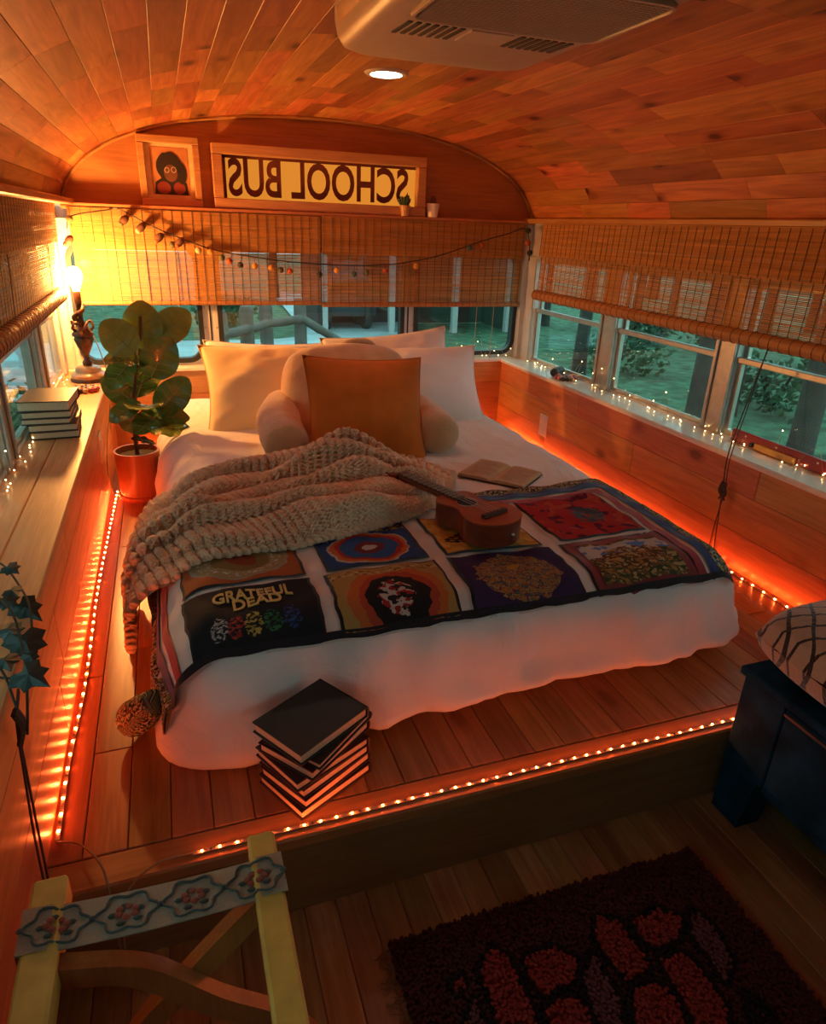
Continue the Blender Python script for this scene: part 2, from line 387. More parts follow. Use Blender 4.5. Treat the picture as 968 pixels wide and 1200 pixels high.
# metal side panels above the sill: header, posts
def side_windows(name, xw, sgn, bays, zb, label, start):
    wl = WR if sgn > 0 else WL
    a, b = sorted((xw-sgn*.012, xw+sgn*.03))
    MB().box(a, b, YB, YW+.05, ZWT, ZT-.005).build('header_panel', M_metal, wl)
    MB().cbox(a, b, YB, YW+.05, ZS-.03, zb, .002).build('lower_rail', M_metal, wl)
    edges = [YB]+[e for q in bays for e in q]+[YW+.05]
    for y0, y1 in zip(edges[::2], edges[1::2]):
        a2, b2 = sorted((xw-sgn*.022, xw+sgn*.03))
        m = MB().cbox(a2, b2, y0, y1, zb-.01, ZWT+.01, .003); m.build('window_post', M_metal if y1 > 3.5 else M_alu, wl)
        for yy in (y0+.012, y1-.012):
            if y1-y0 < .4:
                q = MB()
                aa, bb = sorted((xw-sgn*.022, xw-sgn*.031)); q.cbox(aa, bb, yy-.008, yy+.008, zb, ZWT, .003); q.build('post_trim', M_alu, wl)
    n = start
    for y0, y1 in bays:
        wn = struct('window_%d' % n, label=label); n += 1
        zm = .905
        def fr(z0, z1, depth, t, nm, mat):
            mk = lambda p, q, h: Vector((h, p, q))
            inner = rrect(y0+t, y1-t, z0+t, z1-t, .006, 2); outer = outer_for(inner, y0, y1, z0, z1, 2)
            h0, h1 = sorted((xw+sgn*depth, xw+sgn*(depth+.016)))
            MB().plate(mk, outer, inner, h0, h1).build(nm, mat, wn, fix=True)
            MB().box(xw+sgn*depth+sgn*.006-.0015, xw+sgn*depth+sgn*.006+.0015, y0+t-.003, y1-t+.003, z0+t-.003, z1-t+.003).build('pane', M_glass, wn)
        fr(zb, zm, -.004, .016, 'lower_sash', M_alu); fr(zm-.016, ZWT, .014, .016, 'upper_sash', M_alu)
        aa, bb = sorted((xw-sgn*.014, xw+sgn*.004)); MB().cbox(aa, bb, y0, y1, zm-.018, zm+.004, .003).build('meeting_rail', M_alu, wn)
side_windows('right', XRW, 1, [(-1.62, -1.02), (-.91, -.31), (-.20, .42), (.53, 1.16), (1.27, 1.965), (2.075, 2.71), (2.845, 3.50)], ZS+.012, 'aluminium sash window above the right sill', 1)  # bays behind the viewpoint are added, unseen, to bring in daylight
side_windows('left', XLW, -1, [(-1.46, -.84), (-.73, -.11), (.0, .62), (.73, 1.36), (1.47, 2.12), (2.23, 2.86), (2.99, 3.52)], ZS+.012, 'aluminium sash window above the left ledge', 8)  # unseen bays behind the viewpoint added here too for more daylight
# upper wall: ceiling trim rails
for n, (xa, xb, nm, lb) in enumerate(((-1.215, -1.135, 'trim_3', 'pine rail under the ceiling along the left side'), (1.135, 1.215, 'trim_4', 'pine rail under the ceiling along the right side'))):
    t = struct(nm, label=lb)
    MB().cbox(xa, xb, YB, YW, ZT-.012, ZT+.012, .004).build('rail', M_trim, t)

# ------------------------------------------------------------------ ceiling planks
ce = struct('ceiling', label='curved ceiling of short knotty pine planks')
pts = AP; m = MB(); n = len(pts)
vs = [Vector((a*1.012, y, b+.018)) for y in (YB, YW+.02) for a, b in pts]+[Vector((a*1.03, y, b+.04)) for y in (YB, YW+.02) for a, b in pts]
fs = []
for i in range(n-1):
    fs += [(i, i+1, n+i+1, n+i), (2*n+i, 3*n+i, 3*n+i+1, 2*n+i+1)]
fs += [(i, 2*n+i, 2*n+i+1, i+1) for i in range(n-1)]+[(n+i, n+i+1, 3*n+i+1, 3*n+i) for i in range(n-1)]
m.add(vs, fs).build('ceiling_shell', M_ceil, ce, fix=True, smooth=40)
rows = 33; LS = _al[-1]
for i in range(rows):
    s0, s1 = LS*i/rows+.0005, LS*(i+1)/rows-.0005
    y = .2+random.uniform(-.3, .2); 
    while y < YW:
        L = random.choice((.28, .38, .5, .62, .8)); y2 = min(y+L, YW)
        if YW-y2 < .12: y2 = YW
        A = arch_at(s0); B = arch_at(s1); A = Vector((A[0], 0, A[1])); B = Vector((B[0], 0, B[1]))
        t = (B-A).normalized(); nrm = Vector((t.z, 0, -t.x))     # toward the room
        if nrm.z > 0: nrm = -nrm
        c = .0007; P = [A-nrm*.014, A-nrm*c*0+nrm*-c, A+t*c, B-t*c, B-nrm*c, B-nrm*.014]
        vs = [Vector((p.x, yy, p.z)) for yy in (y+.0006, y2-.0006) for p in P]
        fs = [(k, k+1, 6+k+1, 6+k) for k in range(5)]+[(5, 0, 6, 11)]+[(0, 1, 2, 3, 4, 5), (11, 10, 9, 8, 7, 6)]
        MB().add(vs, fs).build('ceiling_plank', M_ceil, ce, fix=True)
        y = y2
# roof cavity between ceiling edge and window header is closed by the rails; wall behind the camera is added, unseen, to stop light leaking in
wb = struct('wall_front_added', label='plain wood partition added behind the viewpoint to keep light out')
MB().box(-1.35, 1.3, YB-.04, YB, -.06, 1.85).build('partition', M_wallx, wb)

# ------------------------------------------------------------------ rear wall
rw = struct('wall_back', label='rear wall with plywood top, white metal window band and pine panel')
low = AP
poly = [(a*1.0, b) for a, b in AP][::-1]
MB().prism(poly+[(-1.195, ZT-.03), (1.195, ZT-.03)], YW, YW+.02, 'y').build('upper_panel', M_wallx, rw, fix=True)
MB().box(-1.32, 1.24, YW+.05, YW+.06, ZWT+.02, 1.84).build('outer_skin', M_metal, rw)
# arch moulding
m = MB(); m.tube([(a*.997, YW-.008, b-.006) for a, b in AP], .010, 6); m.build('arch_moulding', M_trimx, rw, smooth=60)
# lower panel boards (plywood seams)
for a, b in ((XL-.02, -.42), (-.42, .38), (.38, XR+.02)):
    for z0, z1 in ((ZP, ZS-.13), (ZS-.13, ZS-.012)):
        MB().cbox(a+.0008, b-.0008, YS, YS+.018, z0, z1-.001, .002).build('wall_board', M_wallx, rw)
MB().cbox(XL-.2, XR+.15, YS-.014, YW+.03, ZS-.012, ZS+.008, .003).build('rear_sill', M_sill, rw)
MB().box(-1.32, 1.24, YS+.02, YW+.05, -.02, ZS-.012).build('rear_backing', M_fascia, rw)
MB().cbox(-1.19, 1.19, YS-.01, YW, ZT-.020, ZT-.002, .003).build('rear_shelf', M_trimx, rw)
ZB0, ZB1 = ZS+.045, ZWT
BAYS = [(-1.30, -.585, -1.185, -.645), (-.585, .472, -.525, .425), (.472, 1.23, .53, 1.115)]
mkY = lambda p, q, h: Vector((p, h, q))
for n, (a, b, c, d) in enumerate(BAYS):
    inner = rrect(c-.018, d+.018, ZB0-.018, ZB1+.018, .075, 6); outer = outer_for(inner, a+.001, b-.001, ZS, ZWT+.12, 6)
    MB().plate(mkY, outer, inner, YW-.012, YW+.03).build('window_surround', M_metal, rw, fix=True, smooth=35)
    wn = struct('window_%d' % (15+n), label='rounded rear window with a black rubber gasket')
    i2 = rrect(c, d, ZB0, ZB1, .06, 6); o2 = rrect(c-.024, d+.024, ZB0-.024, ZB1+.024, .082, 6)
    MB().plate(mkY, o2, i2, YW-.024, YW+.02).build('gasket', M_rubber, wn, fix=True, smooth=50)
    MB().box(c-.006, d+.006, YW-.003, YW+.003, ZB0-.006, ZB1+.006).build('pane', M_glass, wn)
for xx in (-.585, .472): MB().box(xx-.004, xx+.004, YW-.0145, YW-.011, ZS, ZWT+.1).build('panel_joint', M_rubber, rw)
riv = MB().sphere((0, 0, 0), .005, 8, 4, (1, .5, 1)).build('rivet', M_alu, rw, world=False)
k = 0
for xx in (-.612, -.558, .446, .498):
    for zz in (.70, .80, .90):
        if k == 0: riv.location = (xx, YW-.013, zz)
        else: inst(riv, rw, loc=(xx, YW-.013, zz))
        k += 1
# corner posts between side and rear windows
MB().cbox(XRW-.055, XRW+.03, YS+.01, YW+.04, ZS, ZT, .008).build('corner_post', M_metal, rw)
MB().cbox(XLW-.03, XLW+.055, YS+.01, YW+.04, ZS, ZT, .008).build('corner_post', M_metal, rw)

# ------------------------------------------------------------------ bamboo blinds
def blind(label, mk, p0, p1, ztop, zbot, zval, rr, cords, side):
    t = thing('bamboo_blind', label, 'blind', mk((p0+p1)/2, 0, zbot), group='woven bamboo blinds')
    def slats(za, zb, h, nm, pitch=.0056, hh=.0043, mat=M_bamboo):
        m = MB(); z = zb
        while z < za:
            q = hh*random.uniform(.8, 1.12); hj = h+random.uniform(-.0006, .0006)
            vs = [mk(p, hj+d, zz) for zz in (z, z+q) for d in (-.0007, .0007) for p in (p0, p1)]
            m.add(vs, [(0, 2, 3, 1), (4, 5, 7, 6), (0, 1, 5, 4), (2, 6, 7, 3), (0, 4, 6, 2), (1, 3, 7, 5)])
            z += pitch*random.uniform(.92, 1.08)
        o = m.build(nm, mat, t, fix=True); o['kind'] = 'stuff'
    slats(ztop, zbot+rr*1.6, 0, 'slats'); slats(ztop, zval, .016, 'valance_slats', .0050, .0044)
    m = MB(); n = int((p1-p0)/.043)
    for i in range(n+1):
        p = p0+.01+(p1-p0-.02)*i/n+random.uniform(-.003, .003)
        for za, zb, h in ((ztop, zbot+rr, .0016), (ztop, zval, .0176)):
            vs = [mk(p+e, h+d, zz) for zz in (zb, za) for d in (0, .001) for e in (-.0011, .0011)]
            m.add(vs, [(0, 2, 3, 1), (4, 5, 7, 6), (0, 1, 5, 4), (2, 6, 7, 3), (0, 4, 6, 2), (1, 3, 7, 5)])
    o = m.build('binding_threads', M_thread, t); o['kind'] = 'stuff'
    # bottom roll with its bindings
    m = MB(); k = max(8, int((p1-p0)/.02)); path = [mk(p0+(p1-p0)*i/k, .004, zbot+rr) for i in range(k+1)]
    m.tube(path, [rr*(1+.05*nz(i*.7, rr*90)) for i in range(k+1)], 14)
    rl = m.build('bottom_roll', M_bamboo_d, t, smooth=50)
    m = MB()
    for i in range(n+1):
        p = p0+.01+(p1-p0-.02)*i/n; ring = []
        for a in range(12):
            an = 2*pi*a/12; ring.append(mk(p, .004+cos(an)*(rr*1.03), zbot+rr+sin(an)*(rr*1.03)))
        m.tube(ring, .0013, 4, closed=True)
    o = m.build('roll_binding', M_thread, rl); o['kind'] = 'stuff'
    MB().add(*[([mk(p, h, z) for z in (ztop-.03, ztop) for h in (-.014, .012) for p in (p0, p1)],
             [(0, 2, 3, 1), (4, 5, 7, 6), (0, 1, 5, 4), (2, 6, 7, 3), (0, 4, 6, 2), (1, 3, 7, 5)])][0]).build('head_rail', M_trim if side else M_trimx, t, fix=True)
    for p, z0 in cords:
        MB().tube([mk(p, .010, ztop-.02), mk(p+.004, .011, (ztop+z0)/2), mk(p, .012, z0)], .0018, 5).build('lift_cord', M_cord, t)
    return t
mkR = lambda p, h, z: Vector((p, 3.612-h, z))
mkRt = lambda p, h, z: Vector((1.135-h-(ZT-z)*.04, p, z))
mkLt = lambda p, h, z: Vector((-1.20+h-(ZT-z)*.06, p, z))
blind('bamboo blind glowing in the lamplight over the rear window behind the leafy plant', mkR, -1.165, -.025, ZT-.022, .915, 1.165, .011, [(-.87, .78), (-.735, .74), (-.30, .925)], 0)
blind('bamboo blind over the rear window on the pillow side, beside the right wall', mkR, -.018, 1.128, ZT-.022, .905, 1.165, .013, [(.42, .92), (.86, .60), (.965, .60)], 0)
blind('long bamboo blind half lowered over the right wall windows', mkRt, .55, 3.40, ZT-.014, .965, 1.19, .026, [(2.55, .98), (3.30, .98)], 1)
blind('long bamboo blind half lowered over the left ledge windows', mkLt, .72, 3.36, ZT-.014, .955, 1.20, .031, [(3.10, .98), (2.3, .98)], 1)
# pull cord with a cleat knot on the right wall
t = thing('blind_pull_cord', 'thin dark blind cord with knotted tassel hanging on the right wall', 'cord', (1.03, 1.75, .20))
MB().tube(smoothpath([(1.105, 1.765, .99), (1.075, 1.765, .85), (1.03, 1.762, .62), (1.028, 1.75, .48), (1.03, 1.735, .30), (1.034, 1.725, .20)], 5), .0022, 5).build('cord', M_darkcord, t)
MB().tube(smoothpath([(1.105, 1.77, .985), (1.07, 1.76, .8), (1.028, 1.748, .60), (1.03, 1.742, .48), (1.03, 1.752, .34), (1.034, 1.758, .215)], 5), .0018, 5).build('cord', M_darkcord, t)
m = MB(); 
for i in range(7): m.tube(smoothpath([(1.026+random.uniform(-.004, .004), 1.745+random.uniform(-.014, .014), .445), (1.022, 1.745+random.uniform(-.02, .02), .475), (1.026, 1.745+random.uniform(-.012, .012), .51)], 4), .004, 5)
m.build('knot', M_darkcord, t, smooth=60)

# ------------------------------------------------------------------ sign, pictures and pots on the rear shelf
def frame_box(t, x0, x1, z0, z1, y1, y0, wd, mat, nm='frame'):   # y0 room side
    for a, b, c, d in ((x0, x1, z1-wd, z1), (x0, x1, z0, z0+wd), (x0, x0+wd, z0+wd, z1-wd), (x1-wd, x1, z0+wd, z1-wd)):
        MB().cbox(a+.0004, b-.0004, y0, y1, c+.0004, d-.0004, .003).build(nm+'_bar', mat, t)
M_frame = wood('frame_pine', (.66, .34, .15), (.52, .24, .09), 'x', knots=0, var=.1)
ZSH = ZT-.002
sg = thing('school_bus_sign', 'wood framed amber bus sign with the words SCHOOL BUS in mirror writing', 'sign', (0, YW-.03, ZSH))
frame_box(sg, -.525, .535, ZSH, ZSH+.277, YW-.001, YW-.062, .046, M_frame)
M_amber = emis('amber_daylight_glow', (1, .33, .035), .50)  # glow put into the colour for daylight coming through the panel
MB().box(-.481, .491, YW-.012, YW-.006, ZSH+.044, ZSH+.233).build('sign_panel', M_amber, sg)
M_letter = plain('sign_letter', (.16, .035, .010), .6)
tv, tf = text_mesh('SCHOOL BUS')
m = MB(); m.add([Vector((.452-u*.905, YW-.0135, ZSH+.056+v*.165)) for u, v in tv], [f[::-1] for f in tf])
lt = m.build('lettering', M_letter, sg)
# dark strips along the top and left edges of the panel
m = MB()
for a, b, c, d in ((-.479, .489, ZSH+.219, ZSH+.231), (-.479, -.462, ZSH+.046, ZSH+.231)): m.box(a, b, YW-.016, YW-.0125, c, d)
m.build('edge_strip', M_letter, sg)

pc = thing('framed_picture', 'pine framed portrait print of a curly haired figure in glasses and red top', 'picture', (-.71, YW-.03, ZSH))
frame_box(pc, -.848, -.577, ZSH, ZSH+.292, YW-.004, YW-.04, .032, M_frame)
M_mat = plain('mount_board', (.78, .56, .32), .7); M_pbg = plain('print_ochre', (.52, .23, .09), .7)
M_hair = plain('print_hair', (.018, .009, .008), .7); M_skin = plain('print_skin', (.15, .05, .026), .7); M_ptop = plain('print_red', (.22, .025, .018), .7); M_wire = plain('print_wire', (.75, .66, .55), .5)
MB().box(-.82, -.606, YW-.014, YW-.009, ZSH+.028, ZSH+.264).build('mount', M_mat, pc)
pr = MB().box(-.795, -.630, YW-.016, YW-.0142, ZSH+.048, ZSH+.244).build('print', M_pbg, pc)
def disc(m, cx, cz, rx, rz, y, wob=0, n=28, sd=0):
    m.prism([(cx+rx*(1+wob*nz(3*cos(2*pi*i/n)+sd, 3*sin(2*pi*i/n)))*cos(2*pi*i/n), cz+rz*(1+wob*nz(3*cos(2*pi*i/n)+sd, 3*sin(2*pi*i/n)+9))*sin(2*pi*i/n)) for i in range(n)], y, y+.0006, 'y')
x0 = -.712; z0 = ZSH
m = MB(); m.prism([(x0-.075, z0+.05), (x0+.075, z0+.05), (x0+.07, z0+.10), (x0+.03, z0+.125), (x0-.03, z0+.125), (x0-.068, z0+.10)], YW-.0168, YW-.016, 'y'); m.build('figure_body', M_hair, pr)
m = MB(); disc(m, x0-.033, z0+.078, .030, .026, YW-.0175); disc(m, x0+.035, z0+.078, .026, .026, YW-.0175); m.build('figure_top', M_ptop, pr)
m = MB(); disc(m, x0-.002, z0+.165, .058, .062, YW-.018, .10); disc(m, x0+.050, z0+.14, .022, .045, YW-.0181, .08); m.build('figure_hair', M_hair, pr, fix=True)
m = MB(); disc(m, x0+.002, z0+.140, .030, .036, YW-.0188); m.build('figure_face', M_skin, pr)
m = MB()
for dx, dz, r in ((-.014, .152, .0095), (.016, .154, .0105)): m.tube([(x0+dx+r*cos(a*pi/8), YW-.0195, z0+dz+r*1.1*sin(a*pi/8)) for a in range(16)], .0011, 4, closed=True)
m.build('figure_glasses', M_wire, pr)

M_pot = plain('white_ceramic', (.78, .66, .55), .35); M_soil = plain('soil', (.035, .02, .012), .95, bump=.6)
M_succ = plain('succulent_green', (.035, .075, .03), .5); M_cact = plain('cactus_brown', (.16, .07, .04), .7)
def smallpot(name, label, x, y, r, h, kind):
    t = thing(name, label, 'potted plant', (x, y, ZSH))
    MB().lathe([(0, 0), (r*.72, 0), (r, h*.9), (r*1.03, h), (r*.9, h), (r*.86, h*.86), (0, h*.86)], 20, (x, y, ZSH)).build('pot', M_pot if kind else M_frame, t, smooth=40)
    if kind == 0:
        for i in range(13):
            a = i*2.4; tl = .25+.08*(i % 5); Lf = .038
            d = Vector((cos(a)*sin(tl*1.8), sin(a)*sin(tl*1.8), cos(tl*1.8))); b = Vector((x, y, ZSH+h*.85))
            MB().tube([b, b+d*Lf*.5, b+d*Lf*1.0+Vector((0, 0, .006)), b+d*Lf*1.2+Vector((0, 0, .014))], [.006, .009, .006, .0012], 6).build('leaf', M_succ, t, smooth=60)
    else:
        m = MB(); n = 20
        for j in range(9):
            zz = j/8; rr = .017*sqrt(max(.02, 1-(zz*1.0)**3))*(.75+.4*zz if zz < .6 else 1)
            for k in range(n): a = 2*pi*k/n; q = rr*(1+.16*cos(10*a)); m.v.append((x+q*cos(a), y+q*sin(a), ZSH+h*.86+zz*.048))
        for j in range(8):
            for k in range(n): m.f.append((j*n+k, j*n+(k+1) % n, (j+1)*n+(k+1) % n, (j+1)*n+k)); m.m.append(0)
        m.f.append(tuple(8*n+k for k in range(n))); m.m.append(0); m.build('cactus', M_cact, t, smooth=40)
    MB().lathe([(0, 0), (r*.86, 0), (r*.86, .003), (0, .004)], 16, (x, y, ZSH+h*.80)).build('soil', M_soil, t)
smallpot('potted_succulent', 'small dark spiky succulent in a brown pot in front of the sign', .415, YW-.082, .027, .05, 0)
smallpot('potted_cactus', 'tiny ribbed cactus in a white pot on the rear shelf', .575, YW-.06, .034, .065, 1)

# ------------------------------------------------------------------ garland
g = thing('garland', 'dark twine garland of felt balls and seed pods strung across the rear blinds', 'garland', (0, 3.55, 1.1))
gp = [(-1.165, 3.50, 1.25), (-1.14, 3.5, 1.30), (-1.0, 3.565, 1.33), (-.946, 3.57, 1.335), (-.80, 3.57, 1.262), (-.62, 3.57, 1.195), (-.5, 3.57, 1.165), (-.2, 3.57, 1.128), (.1, 3.57, 1.115), (.35, 3.57, 1.125), (.6, 3.57, 1.17), (.85, 3.57, 1.25), (1.0, 3.57, 1.29), (1.085, 3.54, 1.32), (1.10, 3.50, 1.26), (1.10, 3.48, 1.16)]
MB().tube(smoothpath(gp, 6), .0032, 5).build('twine', M_darkcord, g)
M_felt = [plain('felt_%s' % nme, c, .95, bump=.8, bscale=300, noise_amt=.3) for nme, c in (('rust', (.42, .085, .03)), ('ochre', (.55, .26, .05)), ('olive', (.11, .10, .04)), ('charcoal', (.05, .045, .045)), ('teal', (.06, .10, .10)), ('cream', (.6, .42, .24)))]
M_pod = plain('seed_pod', (.10, .035, .018), .7, noise_amt=.4)
items = [(-.933, 1.291, 'p', 2), (-.864, 1.262, 'p', 5), (-.79, 1.222, 'p', 0), (-.735, 1.192, 'b', 2), (-.70, 1.205, 'p', 0), (-.62, 1.170, 'b', 5), (-.565, 1.165, 'b', 1), (-.515, 1.14, 'b', 2), (-.48, 1.125, 'b', 0), (-.43, 1.108, 'b', 3), (-.36, 1.105, 'b', 1), (-.28, 1.098, 'b', 1), (-.235, 1.088, 'b', 2), (-.19, 1.083, 'b', 0), (-.04, 1.07, 'b', 3), (.05, 1.09, 'b', 1), (.139, 1.073, 'b', 4), (.207, 1.08, 'b', 2), (.309, 1.089, 'b', 0), (.478, 1.117, 'b', 1), (.85, 1.227, 'b', 0), (.78, 1.215, 'b', 4), (1.09, 1.25, 'b', 0), (1.10, 1.20, 'b', 3), (1.10, 1.31, 'b', 3), (-1.15, 1.29, 'b', 2), (-1.165, 1.20, 'p', 3)]
gxs = [p[0] for p in gp]
SG = smoothpath(gp, 6)
for x, z, kd, ci in items:
    tp = min(SG, key=lambda p: abs(p.x-x)+abs(p.z-z)*.3)
    y = tp.y
    hs = thing  # (kept flat: every bead is a part of the garland)
    if kd == 'b':
        o = MB().sphere((x, y-.004, z), .0155, 12, 8, (1, 1, .95)).build('felt_ball', M_felt[ci], g, smooth=180)
    else:
        d = Vector((.6, 0, -.5)).normalized(); c = Vector((x, y-.006, z))
        M = Matrix.Rotation(random.uniform(.5, 1.1), 4, 'Y')
        MB().sphere(c, .027, 12, 8, (.62, .62, 1), M.to_3x3()).build('seed_pod', M_pod, g, smooth=180)
        MB().sphere(c+Vector((-.014, -.004, -.014)), .012, 10, 6).build('felt_ball', M_felt[ci], g, smooth=180)
    MB().tube([tp, (x, y-.003, z+.008)], .0013, 4).build('hanging_thread', M_darkcord, g)

# ------------------------------------------------------------------ table lamp
lx, ly = -1.155, 3.40
lp = thing('table_lamp', 'antique bronze table lamp with a bare glowing bulb on the left ledge', 'lamp', (lx, ly, ZS))
M_bronze = plain('aged_bronze', (.10, .045, .025), .38, metal=.7, noise_amt=.5, nscale=40)
M_tan = plain('tan_lacquer', (.42, .25, .12), .3, noise_amt=.2, coat=.4)
MB().lathe([(0, 0), (.078, 0), (.082, .006), (.078, .014), (0, .014)], 32, (lx, ly, ZS)).build('foot', M_bronze, lp, smooth=40)
MB().lathe([(0, .012), (.074, .014), (.076, .028), (.066, .038), (.055, .042), (.054, .056), (.044, .064), (.02, .068), (0, .068)], 32, (lx, ly, ZS)).build('base', M_tan, lp, smooth=40)
MB().lathe([(0, .064), (.018, .066), (.022, .08), (.012, .095), (.011, .115), (.030, .15), (.042, .185), (.038, .195), (.046, .20), (.045, .212), (.030, .225), (.022, .24), (.014, .255), (.010, .28), (.014, .30), (.012, .335), (.016, .345), (.014, .352), (0, .352)], 24, (lx, ly, ZS)).build('stem', M_bronze, lp, smooth=45)
m = MB()     # cast figure curls round the upper stem
for k in range(5):
    a = 2*pi*k/5; m.tube(smoothpath([(lx+.02*cos(a), ly+.02*sin(a), ZS+.215), (lx+.045*cos(a), ly+.045*sin(a), ZS+.235), (lx+.040*cos(a+.4), ly+.040*sin(a+.4), ZS+.262), (lx+.02*cos(a+.7), ly+.02*sin(a+.7), ZS+.25)], 4), .006, 6)
m.tube(smoothpath([(lx-.012, ly, ZS+.25), (lx-.022, ly-.012, ZS+.285), (lx+.012, ly-.02, ZS+.31), (lx+.016, ly, ZS+.335)], 5), [.012]*6+[.010]*6+[.008]*4, 8); m.build('ornament', M_bronze, lp, smooth=60)
MB().lathe([(0, .345), (.015, .345), (.0155, .385), (.013, .392), (0, .392)], 16, (lx, ly, ZS)).build('socket', M_bronze, lp, smooth=40)
M_filament = M_gold_light
MB().lathe([(0, .388), (.012, .39), (.014, .402), (.022, .42), (.030, .442), (.0315, .458), (.027, .477), (.016, .489), (0, .493)], 20, (lx, ly, ZS)).build('bulb', M_gold_light, lp, smooth=180)
cw = MB().tube(smoothpath([(lx+.02, ly-.01, ZS+.26), (lx+.055, ly-.02, ZS+.16), (lx+.08, ly-.03, ZS+.03), (XL+.01, ly-.06, ZS+.012), (XL+.03, ly-.10, ZS-.02), (XL+.012, ly-.18, ZS-.14), (XL+.008, ly-.35, .42), (XL+.012, ly-.55, .34), (XL+.015, ly-.52, .24)], 6), .0024, 5).build('power_cord', M_cord, lp)

# beaded trivets
M_bead = [plain('bead_%s' % n_, c, .35, coat=.3) for n_, c in (('red', (.30, .03, .02)), ('tan', (.50, .25, .12)), ('dark', (.03, .02, .02)), ('rose', (.55, .20, .15)))]
def trivet(label, x, y, z):
    t = thing('beaded_trivet', label, 'trivet', (x, y, z))
    for ring, (rad, n) in enumerate(((.048, 13), (.026, 7), (0, 1))):
        for k in range(n):
            a = 2*pi*k/n+ring; MB().sphere((x+rad*cos(a), y+rad*sin(a), z+.011), .0118, 10, 6, (1, 1, .95)).build('bead', M_bead[(k*7+ring*3+k//3) % 4], t, smooth=180)
trivet('round trivet of red and tan beads beside the table lamp', -1.155, 3.17, ZS)
trivet('round trivet of red and tan beads on the pale right sill', 1.118, 3.0, ZS+.004)
t = thing('cylindrical_speaker', 'small black cylinder lying on the right sill behind a beaded trivet', 'speaker', (1.13, 3.10, ZS+.004))
Mx = Matrix.Translation((1.13, 3.11, ZS+.025)) @ Matrix.Rotation(radians(38), 4, 'Z') @ Matrix.Rotation(pi/2, 4, 'Y')
MB().lathe([(0, -.055), (.017, -.055), (.021, -.05), (.021, .05), (.017, .055), (0, .055)], 20, (0, 0, 0), Mx).build('body', M_rubber, t, smooth=40)
for s_ in (-.035, .035): MB().lathe([(.0212, s_-.003), (.0222, s_), (.0212, s_+.003)], 20, (0, 0, 0), Mx).build('band', M_bead[0], t, smooth=40)

# ------------------------------------------------------------------ fairy lights
M_fairy = emis('fairy_glow', (1, .66, .26), FAIRY_E); M_finewire = plain('copper_wire', (.45, .25, .12), .4, metal=.8)
def fairy(label, path, n, jit, seed, zfloor):
    random.seed(seed)
    t = thing('fairy_lights', label, 'string lights', path[0], group='fairy light strings')
    P = [Vector(p) for p in path]; seg = []; tot = sum((b-a).length for a, b in zip(P, P[1:]))
    pts = []
    for i in range(n*2):
        d = tot*i/(n*2-1); 
        for a, b in zip(P, P[1:]):
            L = (b-a).length
            if d <= L+1e-6: q = a+(b-a)*(d/L); break
            d -= L
        up = random.random()
        q = q+Vector((random.uniform(-jit[0], jit[0]), random.uniform(-jit[1], jit[1]), jit[2]*(up**2.2 if i % 2 else 0)))  # raised bulbs added for hanging lights and for reflections in the glass
        q.z = max(q.z, zfloor); pts.append(q)
    MB().tube(smoothpath(pts, 3), .0007, 3).build('wire', M_finewire, t)
    first = None
    for q in pts[::2]+[p for i, p in enumerate(pts[1::2]) if i % 2]:
        off = OFF[t.name]
        if first is None:
            first = MB().sphere((0, 0, 0), .0024, 6, 4).build('bulb', M_fairy, t, world=False); first.location = q-off
        else: inst(first, t, loc=q-off)
    random.seed(seed+1)
fairy('fairy lights strung along the pale right sill', [(1.145, 3.48, ZS+.012), (1.15, 2.6, ZS+.012), (1.15, 1.9, ZS+.012), (1.14, 1.25, ZS+.012)], 40, (.022, .03, .10), 3, ZS+.009)
fairy('fairy lights strung along the rear window sill', [(-.62, 3.63, ZS+.02), (0, 3.63, ZS+.02), (1.1, 3.625, ZS+.02)], 34, (.02, .012, .09), 5, ZS+.013)
fairy('fairy lights strung along the left ledge by the windows', [(-1.245, 3.4, ZS+.008), (-1.25, 2.9, ZS+.008), (-1.25, 2.2, ZS+.008), (-1.25, 1.6, ZS+.008)], 30, (.015, .02, .08), 9, ZS+.005)

